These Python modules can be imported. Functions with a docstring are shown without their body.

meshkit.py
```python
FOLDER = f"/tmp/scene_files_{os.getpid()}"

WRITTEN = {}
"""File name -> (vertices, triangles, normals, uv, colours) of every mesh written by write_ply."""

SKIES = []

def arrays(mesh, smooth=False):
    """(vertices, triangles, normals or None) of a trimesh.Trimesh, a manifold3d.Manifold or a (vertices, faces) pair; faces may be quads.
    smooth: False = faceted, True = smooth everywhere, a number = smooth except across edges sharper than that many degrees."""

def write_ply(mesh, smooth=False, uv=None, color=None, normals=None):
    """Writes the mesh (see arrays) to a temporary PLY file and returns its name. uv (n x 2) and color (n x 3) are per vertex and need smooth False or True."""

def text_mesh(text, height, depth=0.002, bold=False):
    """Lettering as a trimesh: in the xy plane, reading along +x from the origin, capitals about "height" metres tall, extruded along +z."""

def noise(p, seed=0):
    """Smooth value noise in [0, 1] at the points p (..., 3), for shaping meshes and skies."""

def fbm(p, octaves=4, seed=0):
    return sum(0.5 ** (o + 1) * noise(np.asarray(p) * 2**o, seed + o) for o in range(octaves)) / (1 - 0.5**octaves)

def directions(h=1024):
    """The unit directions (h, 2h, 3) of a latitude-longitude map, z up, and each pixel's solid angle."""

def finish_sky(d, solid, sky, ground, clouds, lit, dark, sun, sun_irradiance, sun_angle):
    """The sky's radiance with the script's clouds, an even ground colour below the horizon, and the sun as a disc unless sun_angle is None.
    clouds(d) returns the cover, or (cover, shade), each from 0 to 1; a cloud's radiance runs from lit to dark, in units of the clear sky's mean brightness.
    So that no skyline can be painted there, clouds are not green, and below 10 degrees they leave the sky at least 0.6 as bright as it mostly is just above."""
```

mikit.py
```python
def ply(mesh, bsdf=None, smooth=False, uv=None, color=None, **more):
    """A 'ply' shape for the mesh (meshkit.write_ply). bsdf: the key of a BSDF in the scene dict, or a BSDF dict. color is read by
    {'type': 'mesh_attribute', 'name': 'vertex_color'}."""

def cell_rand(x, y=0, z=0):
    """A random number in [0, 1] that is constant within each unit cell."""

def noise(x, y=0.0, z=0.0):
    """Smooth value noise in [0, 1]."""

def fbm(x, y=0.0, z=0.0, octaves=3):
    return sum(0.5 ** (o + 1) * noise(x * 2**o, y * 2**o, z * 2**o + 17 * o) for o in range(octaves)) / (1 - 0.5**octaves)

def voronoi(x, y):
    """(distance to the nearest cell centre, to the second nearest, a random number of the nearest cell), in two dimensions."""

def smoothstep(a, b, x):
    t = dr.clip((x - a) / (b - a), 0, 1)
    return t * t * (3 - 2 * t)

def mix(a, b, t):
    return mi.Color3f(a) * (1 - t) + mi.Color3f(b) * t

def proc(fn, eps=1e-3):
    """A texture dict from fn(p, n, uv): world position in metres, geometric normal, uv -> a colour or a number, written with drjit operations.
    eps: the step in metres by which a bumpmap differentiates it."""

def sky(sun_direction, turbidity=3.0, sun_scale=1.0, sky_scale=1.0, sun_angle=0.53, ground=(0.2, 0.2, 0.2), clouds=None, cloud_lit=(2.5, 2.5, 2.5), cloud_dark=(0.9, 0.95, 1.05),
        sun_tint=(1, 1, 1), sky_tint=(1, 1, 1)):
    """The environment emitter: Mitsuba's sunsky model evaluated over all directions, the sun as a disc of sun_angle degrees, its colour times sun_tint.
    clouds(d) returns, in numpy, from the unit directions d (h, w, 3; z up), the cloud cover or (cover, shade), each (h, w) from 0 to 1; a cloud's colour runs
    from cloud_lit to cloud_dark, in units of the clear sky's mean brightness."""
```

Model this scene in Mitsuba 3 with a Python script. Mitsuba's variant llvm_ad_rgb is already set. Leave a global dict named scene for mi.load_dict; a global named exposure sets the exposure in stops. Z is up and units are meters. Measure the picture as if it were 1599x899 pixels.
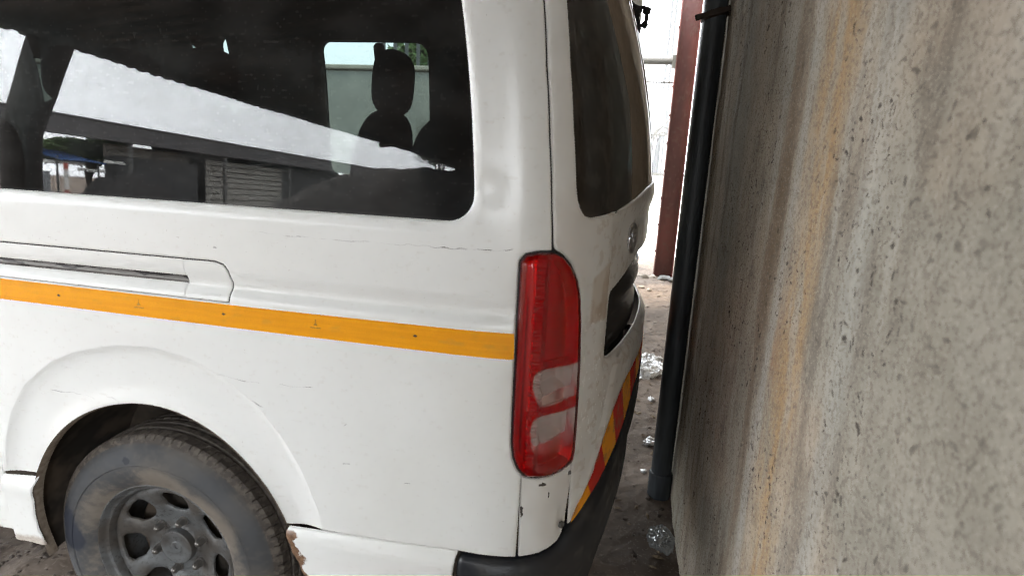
import math, numpy as np, trimesh, shapely, mitsuba as mi, drjit as dr, mikit, meshkit
from scipy.interpolate import PchipInterpolator
from scipy.ndimage import gaussian_filter1d
from scipy.spatial import Delaunay
from shapely.geometry import Polygon, LineString, Point, box as sbox
T = mi.ScalarTransform4f
RNG = np.random.default_rng(7)
scene, labels = {}, {}

# ------------------------------------------------------------------ camera, sky, exposure
CAM = dict(o=[1.1117, -1.1008, 1.3878], yaw=-0.193767, pitch=0.212086, roll=0.0523925)
_y, _p, _r = CAM['yaw'], CAM['pitch'], CAM['roll']
_f = np.array([math.sin(_y)*math.cos(_p), math.cos(_y)*math.cos(_p), -math.sin(_p)])
_rt = np.array([math.cos(_y), -math.sin(_y), 0]); _up = np.cross(_rt, _f)
_up = -_rt*math.sin(_r) + _up*math.cos(_r)
scene['camera'] = {'type': 'thinlens', 'aperture_radius': .0020, 'focus_distance': 1.75, 'fov': 84.517, 'fov_axis': 'x', 'near_clip': 0.02, 'far_clip': 2000.0,
                   'to_world': T().look_at(origin=CAM['o'], target=list(np.array(CAM['o'])+_f), up=list(_up))}
scene['sky_light'] = mikit.sky([-.55, -.30, .78], turbidity=3, sun_scale=.12, sun_angle=14, clouds=lambda d: 1.0,
                               cloud_lit=(2.41, 2.51, 2.60), cloud_dark=(2.0, 2.1, 2.2))
exposure = 5.2

# ------------------------------------------------------------------ helpers
def obj(key, mesh, m, smooth=False, **kw):
    k, i = key, 0
    while k in scene:
        i += 1; k = f'{key}_{i:03d}'
    scene[k] = mikit.ply(mesh, m, smooth=smooth, **kw)
    return k
def thing(name, label, cat, group=None):
    k, i = name, 0
    while k in labels:
        i += 1; k = f'{name}_{i:03d}'
    labels[k] = {'label': label, 'category': cat}
    if group: labels[k]['group'] = group
    return k
def struct(key, mesh, m, smooth=False, label=None):
    k = obj(key, mesh, m, smooth); labels[k] = {'kind': 'structure'}
    if label: labels[k]['label'] = label
    return k
def bx(x0, x1, y0, y1, z0, z1):
    m = trimesh.creation.box((x1-x0, y1-y0, z1-z0)); m.apply_translation(((x0+x1)/2, (y0+y1)/2, (z0+z1)/2)); return m
def bevel(x0, x1, y0, y1, z0, z1, r=.004):
    import manifold3d as m3
    pts = [[x0, x1], [y0, y1], [z0, z1]]; P = []
    for a in (0, 1):
        for b in (0, 1):
            for c in (0, 1):
                q = np.array([pts[0][a], pts[1][b], pts[2][c]]); s = np.array([1-2*a, 1-2*b, 1-2*c])*r
                for k in range(3):
                    v = q + s; v[k] = q[k]; P.append(v)
    return trimesh.convex.convex_hull(np.array(P))
def tube(pts, r, n=10):
    """round bar through points"""
    pts = np.asarray(pts, float); r = np.broadcast_to(np.asarray(r, float), len(pts)); V, F = [], []
    prev = None
    for i, p in enumerate(pts):
        d = pts[min(i+1, len(pts)-1)] - pts[max(i-1, 0)]; d = d/np.linalg.norm(d)
        if prev is None:
            a = np.cross(d, [0, 0, 1] if abs(d[2]) < .9 else [1, 0, 0])
        else:
            a = prev - d*(prev@d)
        a /= np.linalg.norm(a); prev = a; b = np.cross(d, a)
        th = np.arange(n)*2*np.pi/n
        V.append(p + r[i]*(np.cos(th)[:, None]*a + np.sin(th)[:, None]*b))
    V = np.vstack(V); m = len(pts)
    for i in range(m-1):
        for j in range(n):
            k = (j+1) % n; F += [[i*n+j, i*n+k, (i+1)*n+k], [i*n+j, (i+1)*n+k, (i+1)*n+j]]
    for j in range(1, n-1):
        F += [[0, j+1, j], [(m-1)*n, (m-1)*n+j, (m-1)*n+j+1]]
    return trimesh.Trimesh(V, F, process=False)
cat = trimesh.util.concatenate
def fb(p, o=4, seed=0): return meshkit.fbm(p, o, seed)
def grid_faces(a, b, flip=False):
    i = np.arange(a*b).reshape(a, b); q = np.stack([i[:-1, :-1], i[1:, :-1], i[1:, 1:], i[:-1, 1:]], -1).reshape(-1, 4)
    return q[:, ::-1] if flip else q
def sm(a, b, x):
    t = np.clip((x-a)/(b-a), 0, 1); return t*t*(3-2*t)

# ------------------------------------------------------------------ materials
noise, fbm, smooth, mix = mikit.noise, mikit.fbm, mikit.smoothstep, mikit.mix
def rgb(*c): return {'type': 'rgb', 'value': list(c)}
def mat(key, color, rough=.5, **kw):
    d = {'type': 'principled', 'base_color': rgb(*color) if isinstance(color, tuple) else mikit.proc(color), 'roughness': mikit.proc(rough) if callable(rough) else rough, 'specular': kw.pop('spec', .5)}
    d.update(kw); bump = d.pop('bump', None)
    if bump is not None:
        d = {'type': 'bumpmap', 'arbitrary': mikit.proc(bump[0], eps=bump[2] if len(bump) > 2 else 1e-3), 'scale': bump[1], 'bsdf': d}
    scene[key] = {'type': 'twosided', 'bsdf': d}
def seg(px, pz, pts):
    """distance in the side plane to a polyline"""
    d = mi.Float(9.)
    for (x0, z0), (x1, z1) in zip(pts[:-1], pts[1:]):
        ex, ez = x1-x0, z1-z0; t = dr.clip(((px-x0)*ex+(pz-z0)*ez)/(ex*ex+ez*ez), 0, 1)
        d = dr.minimum(d, dr.sqrt(dr.square(px-x0-t*ex)+dr.square(pz-z0-t*ez)))
    return d
SCR = [([(.33, 1.224), (.498, 1.2232), (.707, 1.2249), (.80, 1.2231), (.863, 1.2262), (.90, 1.232)], .0011, .60),
       ([(.76, 1.2238), (.863, 1.2262), (.90, 1.232)], .0013, .30),
       ([(-.245, .79), (-.15, .789), (-.114, .785)], .0012, .55), ([(-.10, .80), (-.063, .7945), (-.04, .787)], .0016, .35),
       ([(.257, .8954), (.294, .8895), (.343, .888)], .0010, .62), ([(.24, .8966), (.2573, .8952)], .0030, .35),
       ([(.398, .891), (.476, .895)], .0011, .62), ([(.324, .843), (.34, .834), (.367, .822)], .0016, .45),
       ([(.249, 1.185), (.253, 1.1845)], .003, .35), ([(.545, .727), (.56, .729)], .002, .55), ([(.547, .817), (.553, .822)], .0017, .55),
       ([(.69, .70), (.705, .704)], .0016, .6)]
WHITE = (.73, .735, .715)
def c_side(p, n, uv):
    c = mix(WHITE, (.69, .69, .66), smooth(.35, .8, fbm(p.x*3, p.y*3, p.z*2.2, 4)))
    g = fbm(p.x*90, p.y*90, p.z*90, 3)
    c = mix(c, (.58, .56, .52), smooth(.60, .9, g)*.35)
    c = mix(c, (.40, .37, .33), smooth(.955, .985, noise(p.x*160, p.y*160, p.z*160))*.55)
    brk = smooth(.25, .75, fbm(p.x*60, 3., p.z*200, 3))*(.35+.65*smooth(.3, .6, noise(p.x*14, 8., p.z*40)))
    wx, wz = p.x + .004*(noise(p.x*40, 1.) - .5), p.z + .005*(noise(p.x*55, 5.)-.5)
    for pts, w, k in SCR:
        a = 1-smooth(w*.25, w*1.15, seg(wx, wz, pts))
        c = mix(c, (.10+.1*k, .095+.1*k, .09+.1*k), a*brk*(1-.55*k))
    # rust eating the edge of the lower panel behind the wheel
    rr = dr.sqrt(dr.square(p.x-.035)+dr.square(p.z-.38))
    ru = smooth(.426, .402, rr + .05*(fbm(p.x*45, 0., p.z*45, 4)-.5))*smooth(.545, .525, p.z)*smooth(.3, .36, p.x)
    c = mix(c, mix((.085, .042, .024), (.27, .165, .10), fbm(p.x*120, 0., p.z*120, 3)), smooth(.35, .75, ru))
    # mud splashed along the bottom edge of the sill
    mud = smooth(.372, .352, p.z + .03*(fbm(p.x*40, 2., p.z*40, 4)-.5))
    return mix(c, mix((.36, .30, .25), (.55, .50, .44), fbm(p.x*150, 0., p.z*150, 3)), mud*.9)
mat('white_paint_side', c_side, .24, clearcoat=.5, clearcoat_gloss=.9)
def c_rear(p, n, uv):
    c = mix(WHITE, (.66, .63, .59), smooth(.3, .8, fbm(p.x*5, p.y*5, p.z*4, 4))*.8)
    g = smooth(.52, .75, fbm(p.y*60, p.z*60, 1., 4))
    c = mix(c, (.42, .34, .26), g*.35*smooth(.02, .12, p.y))
    pg = smooth(.075, .085, p.y)*smooth(.165, .155, p.y)*smooth(1.06, 1.07, p.z)*smooth(1.19, 1.18, p.z + .5*(p.y-.12)*-1.)
    c = mix(c, mix((.46, .36, .27), (.58, .52, .45), smooth(.3, .7, fbm(p.y*40, p.z*22, 5., 3))), pg*.75)
    ch = smooth(.80, .86, noise(p.y*170, p.z*110, 4.))*smooth(.05, .08, p.y)*smooth(.21, .17, p.y)*smooth(.74, .80, p.z)*smooth(1.10, 1.04, p.z)
    c = mix(c, (.80, .80, .78), ch)
    # chips and bare spots on the corner piece below the lamp
    for (x, y, z, a, b) in ((.985, -.01, .722, .008, .0045), (1.0, .0, .694, .0016, .006), (.947, -.03, .672, .004, .006), (.948, -.03, .662, .003, .011)):
        d = dr.sqrt(dr.square((p.x-x)/a)+dr.square((p.z-z)/b)) + .8*(noise(p.x*300, p.z*300)-.5)
        c = mix(c, (.05, .045, .04), (1-smooth(.75, 1.1, d))*smooth(.3, .2, p.y))
    return c
mat('white_paint_rear', c_rear, .30, clearcoat=.4, clearcoat_gloss=.85)
mat('white_paint_plain', (.70, .70, .68), .3, clearcoat=.4)
def c_tape(p, n, uv):
    c = mix((.82, .335, .003), (.76, .285, .003), smooth(.3, .7, fbm(p.x*6, 0., p.z*150, 2))*.6)
    hexa = mikit.voronoi(p.x*330, p.z*330)
    c = mix(c, (.62, .22, .003), smooth(.10, .03, hexa[1]-hexa[0])*.35)
    for x in (-.171, .266, .710):
        d = dr.sqrt(dr.square((p.x-x)/.0045)+dr.square((p.z-1.0395)/.0028))
        c = mix(c, (.07, .04, .03), 1-smooth(.7, 1.1, d))
    return mix(c, (.60, .30, .04), smooth(.60, .85, fbm(p.x*30, 3., p.z*60, 4))*.4)
mat('yellow_tape', c_tape, .32, clearcoat=.25, spec=.3)
mat('tape_print', (.45, .21, .02), .4)
def c_chev(p, n, uv):
    s = (p.y*1.0 + p.z*.55)*5.2
    k = s - dr.floor(s)
    c = mix((.83, .33, .012), (.55, .02, .012), smooth(.47, .50, k)*smooth(1.0, .97, k))
    return mix(c, (.30, .16, .08), smooth(.5, .8, fbm(p.y*40, p.z*40, 2., 4))*.55)
mat('chevron_tape', c_chev, .32, clearcoat=.5)
mat('black_rubber', (.012, .012, .013), .55)
mat('black_trim', (.018, .018, .019), .35)
mat('bumper_plastic', lambda p, n, uv: mix((.014, .016, .020), (.032, .031, .030), smooth(.45, .8, fbm(p.x*25, p.y*25, p.z*25, 4))), .42, bump=(lambda p, n, uv: fbm(p.x*500, p.y*500, p.z*500, 2), .0002, 5e-4))
mat('interior_dark', (.15, .15, .145), .8, spec=.3)
mat('seat_fabric', lambda p, n, uv: mix((.040, .041, .044), (.075, .075, .078), noise(p.x*300, p.y*300, p.z*300)), .85)
mat('rail_metal', lambda p, n, uv: mix((.15, .14, .13), (.035, .03, .028), smooth(.5, .62, fbm(p.x*28, 1., p.z*90, 3))), .5, metallic=.3)
mat('chrome', (.75, .75, .76), .12, metallic=1.0)
scene['side_pane'] = {'type': 'thindielectric', 'int_ior': 1.47, 'specular_transmittance': rgb(.33, .375, .37)}
scene['rear_dust'] = {'type': 'twosided', 'bsdf': {'type': 'diffuse', 'reflectance': rgb(.34, .28, .22)}}
scene['rear_pane'] = {'type': 'thindielectric', 'int_ior': 1.65, 'specular_transmittance': rgb(.13, .19, .19)}
def w_film(p, n, uv):  # thin dust all over, dense brown film past a near-vertical line
    line = .297 - .40*dr.maximum(p.z-1.55, 0.) + .006*(noise(p.z*24, 2.)-.5)
    g = fbm(p.y*45, p.z*30, 2., 4); h = noise(p.y*260, p.z*260)
    w = .005 + .035*smooth(.4, .75, g)
    w = mi.Float(w) + smooth(-.003, .003, p.y-line)*(.82+.22*(g-.5)+.16*(h-.5))
    return dr.clip(w + .25*smooth(.006, .0, dr.abs(p.y-line)), 0, 1)
scene['glass_rear'] = {'type': 'blendbsdf', 'weight': mikit.proc(w_film), 'a': {'type': 'ref', 'id': 'rear_pane'}, 'b': {'type': 'ref', 'id': 'rear_dust'}}
scene['pane_dust'] = {'type': 'twosided', 'bsdf': {'type': 'diffuse', 'reflectance': rgb(.33, .32, .31)}}
scene['glass_side'] = {'type': 'blendbsdf', 'weight': mikit.proc(lambda p, n, uv: .012 + .030*smooth(.35, .75, fbm(p.x*9, p.y*9, p.z*14, 4)) + .03*smooth(.72, .95, noise(p.x*140, p.y*140, p.z*140))),
                       'a': {'type': 'ref', 'id': 'side_pane'}, 'b': {'type': 'ref', 'id': 'pane_dust'}}
scene['glass_dark'] = {'type': 'thindielectric', 'int_ior': 1.47, 'specular_transmittance': rgb(.10, .115, .115)}
scene['glass_clear'] = {'type': 'thindielectric', 'int_ior': 1.5, 'specular_transmittance': rgb(.8, .8, .8)}
scene['lens_red'] = {'type': 'thindielectric', 'int_ior': 1.36, 'specular_transmittance': rgb(.74, .004, .014)}
scene['lens_clear'] = {'type': 'thindielectric', 'int_ior': 1.5, 'specular_transmittance': rgb(.82, .78, .77)}
mat('lamp_reflector', (.85, .85, .85), .22, metallic=.8)
mat('lamp_bowl', (.52, .53, .50), .35)
mat('lamp_edge', (.07, .006, .008), .25, clearcoat=.6)
def c_tyre(p, n, uv):
    r = dr.sqrt(dr.square(p.x)+dr.square(p.z-.335))
    d = fbm(p.x*7, p.y*7, p.z*7, 4); g = fbm(p.x*80, p.y*80, p.z*80, 3)
    e = r + .03*(fbm(p.x*9, 7., p.z*9, 4)-.5)
    c = mix((.046, .047, .049), (.100, .088, .074), smooth(.32, .62, d)*.75+.25*smooth(.4, .8, g))
    c = mix(c, (.135, .115, .094), smooth(.268, .246, e)*smooth(.25, .6, d+.25*(g-.5)))      # dried mud near the rim
    c = mix(c, (.056, .060, .066), smooth(.262, .280, e)*smooth(.322, .300, e)*smooth(.35, .65, fbm(p.x*6+9, p.y*5, p.z*6, 3))*.7)
    c = mix(c, mix((.055, .045, .037), (.10, .084, .068), smooth(.4, .7, g)), smooth(.318, .324, r))
    wx, wz = (p.x+.272)/.040, (p.z-.372)/.075
    wet = 1-smooth(.75, 1.05, dr.sqrt(dr.square(wx+.35*wz)+dr.square(wz)) + .9*(fbm(p.x*26, 4., p.z*26, 4)-.5))
    sp = 1-smooth(.6, 1., dr.sqrt(dr.square((p.x+.075)/.016)+dr.square((p.z-.607)/.014)) + .8*(fbm(p.x*60, 4., p.z*60, 3)-.5))
    return mix(c, (.014, .018, .030), dr.maximum(wet, sp*.7)*.9)
mat('tyre_rubber', c_tyre, .75, bump=(lambda p, n, uv: fbm(p.x*260, p.y*260, p.z*260, 3), .0006, 5e-4))
def c_rim(p, n, uv):
    d = fbm(p.x*14, p.y*20, p.z*14, 4); g = fbm(p.x*140, p.y*140, p.z*140, 3)
    c = mix((.105, .110, .112), (.072, .064, .056), smooth(.35, .65, d))
    c = mix(c, (.045, .041, .038), smooth(.5, .8, g)*.55)
    c = mix(c, (.05, .045, .042), smooth(.55, .75, fbm(p.x*22+3, p.y*22, p.z*22, 3))*.5)
    return c
mat('steel_rim', c_rim, .5, metallic=.25)
mat('nut_steel', (.16, .15, .14), .35, metallic=.7)
mat('well_liner', lambda p, n, uv: mix((.030, .026, .022), (.075, .058, .044), smooth(.4, .75, fbm(p.x*12, p.y*12, p.z*12, 4))), .95, spec=.1)
def c_lip(p, n, uv): return mix((.10, .075, .055), (.22, .18, .14), fbm(p.x*90, p.y*90, p.z*90, 3))
mat('rusty_lip', c_lip, .85)
mat('sooty_dark', (.028, .028, .030), .8)

# cement render of the near wall: y and z are its own axes
def c_wall(p, n, uv):
    y, z = p.y, p.z
    w = y + .06*(fbm(y*3, z*1.1, 2., 3)-.5)
    c = mix((.415, .350, .270), (.360, .318, .256), smooth(.3, .7, fbm(y*5, z*4, 1., 4)))
    c = mix(c, (.425, .370, .305), smooth(.45, .75, fbm(y*10, z*8, 5., 4))*.55)
    c = mix(c, (.300, .292, .248), smooth(.42, .66, fbm(y*4+3, z*2.5, 7., 4))*.75)
    mo = fbm(y*15, z*13, 31., 4)
    c = mix(c, (.24, .21, .175), smooth(.40, .80, mo)*.34)
    c = mix(c, (.50, .455, .39), smooth(.52, .30, mo)*.2)
    st = fbm(w*11, z*.55, 3., 4)*.6+.4*fbm(y*34, z*6, 3., 3)          # run-down streaks
    c = mix(c, (.48, .465, .415), smooth(.52, .68, st)*.4)
    dk = fbm(w*9+5, z*.6, 9., 4)*.55+.45*fbm(y*26, z*8, 9., 3)
    c = mix(c, (.165, .138, .110), smooth(.47, .33, dk)*.55)
    so = smooth(.12, .01, dr.abs(y+.095+.07*(fbm(z*1.7, 4., 0., 3)-.5) + .06*(fbm(y*24, z*7, 2., 3)-.5)))
    c = mix(c, (.40, .255, .115), so*(.15+.6*smooth(.34, .66, fbm(y*34, z*7, 8., 4))))
    br = smooth(.12, .0, dr.abs(y-.12+.09*(fbm(z*1.5+2, 6., 0., 3)-.5)))*smooth(.32, .65, fbm(y*14, z*2.2, 12., 4))
    c = mix(c, (.17, .115, .07), br*.75)
    so2 = smooth(.06, .0, dr.abs(y-.02+.10*(fbm(z*1.1+7, 2., 0., 3)-.5)))*smooth(.35, .62, fbm(y*20, z*3.5, 6., 3))*smooth(1.3, 1.0, z)
    c = mix(c, (.30, .17, .08), so2*.7)
    pa = smooth(.07, .0, dr.abs(y+.30+.10*(fbm(z*1.3+3, 1., 0., 3)-.5)))*smooth(.3, .6, fbm(y*20, z*3, 15., 4))
    c = mix(c, (.44, .44, .40), pa*.5)
    pb = smooth(.05, .0, dr.abs(y-.04+.08*(fbm(z*1.3+9, 4., 0., 3)-.5)))*smooth(.3, .6, fbm(y*18, z*1.6, 18., 4))
    c = mix(c, (.43, .42, .38), pb*.55)
    g = fbm(y*210, z*210, 2., 3); h = noise(y*330, z*330, 5.)
    c = mix(c, (.17, .145, .12), smooth(.42, .80, g)*.55)
    c = mix(c, (.55, .51, .44), smooth(.60, .95, h)*.25)
    zn = smooth(.38, .60, fbm(y*6, z*5, 22., 3))                     # pitted areas
    wy, wz = y + .018*(noise(y*70, z*70)-.5), z + .018*(noise(y*70, z*70, 3.)-.5)
    k = mikit.voronoi(wy*55, wz*55)
    c = mix(c, (.065, .054, .044), smooth(.34, .12, k[0])*smooth(.80, .90, k[2])*(.35+.6*zn))
    k2 = mikit.voronoi(wy*120+3, wz*120)
    return mix(c, (.085, .072, .06), smooth(.36, .12, k2[0])*smooth(.74, .88, k2[2])*(.25+.6*zn))
mat('wall_render', c_wall, .92, spec=.2, bump=(lambda p, n, uv: fbm(p.y*150, p.z*150, p.x*150, 4), .0020, 6e-4))
mat('mortar_pale', lambda p, n, uv: mix((.40, .37, .31), (.55, .52, .46), fbm(p.y*90, p.z*90, 1., 3)), .9)
def c_plaster(p, n, uv):
    c = mix((.34, .35, .325), (.46, .46, .42), smooth(.3, .7, fbm(p.x*1.6, p.z*1.2, 1., 4)))
    return mix(c, (.17, .17, .15), smooth(.55, .8, fbm(p.x*5, p.z*1.2, 4., 4))*.6)
mat('grey_plaster', c_plaster, .9)
mat('pipe_paint', lambda p, n, uv: mix((.060, .072, .080), (.034, .040, .048), smooth(.35, .7, fbm(p.x*30, p.y*30, p.z*2.5, 4))), .45)
mat('rust_iron', (.045, .032, .026), .8)
def c_red(p, n, uv):
    c = mix((.085, .019, .014), (.055, .014, .011), smooth(.3, .7, fbm(p.x*6, p.y*6, p.z*2, 4)))
    return mix(c, (.07, .035, .025), smooth(.55, .8, fbm(p.x*30, p.y*30, p.z*18, 3))*.7)
mat('red_oxide', c_red, .6)
mat('grey_steel', (.10, .10, .095), .55)
mat('pale_steel', (.10, .105, .11), .5)
mat('white_wallpaint', lambda p, n, uv: mix((.66, .65, .62), (.52, .48, .43), smooth(.4, .8, fbm(p.x*2, p.z*3, 1., 4))), .85)
mat('white_tank', (.40, .41, .42), .5)
def c_ground(p, n, uv):
    a = fbm(p.x*2.2, p.y*2.2, 1., 4); g = fbm(p.x*34, p.y*34, 2., 4); h = noise(p.x*150, p.y*150, 5.)
    c = mix((.085, .064, .049), (.145, .112, .088), smooth(.3, .7, a))
    c = mix(c, (.065, .050, .042), smooth(.48, .72, g)*.6)
    c = mix(c, (.26, .21, .17), smooth(.72, .95, h)*.35)
    return c
mat('mud', c_ground, .8, bump=(lambda p, n, uv: fbm(p.x*80, p.y*80, 3., 4), .004, 1e-3))
mat('pale_concrete', lambda p, n, uv: mix((.42, .40, .37), (.52, .50, .47), fbm(p.x*3, p.y*3, 1., 4)), .9)
mat('stone_chip', lambda p, n, uv: mix((.38, .35, .31), (.24, .21, .18), fbm(p.x*60, p.y*60, p.z*60, 3)), .9)
mat('dry_leaf', lambda p, n, uv: mix((.10, .065, .035), (.24, .19, .13), noise(p.x*25, p.y*25)), .8)
mat('dark_clod', lambda p, n, uv: mix((.10, .080, .066), (.055, .045, .038), fbm(p.x*70, p.y*70, p.z*70, 3)), .95)
scene['clear_plastic'] = {'type': 'blendbsdf', 'weight': .30, 'a': {'type': 'thindielectric', 'int_ior': 1.6, 'specular_transmittance': rgb(.85, .87, .88)},
                          'b': {'type': 'twosided', 'bsdf': {'type': 'principled', 'base_color': rgb(.55, .57, .58), 'roughness': .18, 'metallic': .6}}}
mat('foil_plastic', lambda p, n, uv: mix((.62, .63, .64), (.35, .35, .35), smooth(.4, .7, fbm(p.x*60, p.y*60, p.z*60, 3))), .25, metallic=.5)
mat('roof_sheet_metal', lambda p, n, uv: mix((.055, .052, .05), (.09, .075, .065), smooth(.4, .7, fbm(p.x*1.4, p.y*5, 1., 4))), .6, metallic=.2)
mat('old_timber', lambda p, n, uv: mix((.060, .050, .042), (.032, .027, .024), fbm(p.x*30, p.y*30, p.z*4, 4)), .85)
mat('dark_fascia', lambda p, n, uv: mix((.05, .05, .055), (.085, .075, .072), fbm(p.y*1.5, p.z*6, 1., 4)), .6)
mat('beige_board', lambda p, n, uv: mix((.26, .24, .21), (.34, .31, .27), fbm(p.y*3, p.z*3, 1., 3)), .8)
mat('pale_slat', (.30, .29, .26), .8)
mat('container_dark', (.038, .038, .038), .6)
mat('blue_tarp', lambda p, n, uv: mix((.02, .05, .16), (.05, .11, .26), fbm(p.y*6, p.x*6, 1., 3)), .6)
mat('white_board', (.55, .55, .52), .7)
mat('red_paint', (.30, .06, .04), .6)
mat('grey_board', (.20, .21, .22), .7)
mat('soil_dark', lambda p, n, uv: mix((.022, .021, .021), (.05, .046, .043), fbm(p.x*4, p.y*4, p.z*4, 4)), .95)
mat('leaf_green', lambda p, n, uv: mix((.06, .11, .035), (.11, .17, .055), noise(p.x*6, p.y*6, p.z*6)), .6)
mat('leaf_grey', lambda p, n, uv: mix((.045, .06, .04), (.08, .095, .06), noise(p.x*6, p.y*6, p.z*6)), .6)
mat('bark', (.07, .055, .042), .9)

# ------------------------------------------------------------------ the van's skin: outline in plan (s, z) -> points
_h = np.array([(.60, -.049), (.75, -.0485), (.85, -.046), (.93, -.035), (.99, -.004), (1.04, .055), (1.085, .14), (1.12, .25), (1.155, .42), (1.18, .6), (1.195, .85)])
_pl = np.vstack([[(-3.6, -.05), (-2., -.05), (-1., -.05), (0., -.05)], _h, [(x, 1.7-y) for x, y in _h[-2::-1]], [(x, 1.75) for x in (0., -1., -2., -3.6)]])
_sl = np.concatenate([[0], np.cumsum(np.hypot(*np.diff(_pl, axis=0).T))]); _sl += -3.6-_sl[0]
_t = np.linspace(_sl[0], _sl[-1], 4401)
_x, _yy = (gaussian_filter1d(PchipInterpolator(_sl, _pl[:, k])(_t), 9, mode='nearest') for k in (0, 1))
_x[:20] = PchipInterpolator(_sl, _pl[:, 0])(_t[:20]); _x[-20:] = PchipInterpolator(_sl, _pl[:, 0])(_t[-20:])
SC = .5*(_t[0]+_t[-1]); _TX, _TY = np.gradient(_x, _t), np.gradient(_yy, _t)
def base(s, z):
    s, z = np.asarray(s, float), np.asarray(z, float)
    x, y = np.interp(s, _t, _x), np.interp(s, _t, _yy); tx, ty = np.interp(s, _t, _TX), np.interp(s, _t, _TY); ny = -tx/np.hypot(tx, ty)
    w = sm(.35, 1.0, x)
    x = x - w*(.25*np.maximum(z-1.2, 0)**2) - w*.9*np.maximum(.42-z, 0)**2
    t = .03*np.maximum(z-1.2, 0)+.09*np.maximum(z-1.3, 0)**2+.35*np.maximum(z-1.75, 0)**2+.25*np.maximum(.55-z, 0)**2
    return np.stack([x, y - np.clip(ny*1.15, -1, 1)*t, z], -1)
def snormal(s, z):
    e = 1e-3; n = np.cross(base(s+e, z)-base(s-e, z), base(s, z+e)-base(s, z-e)); return n/np.linalg.norm(n, axis=-1, keepdims=True)
def resample(line, step):
    L = line.length; n = max(4, int(round(L/step))); return np.array([line.interpolate(k*L/n).coords[0] for k in range(n)])
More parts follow.
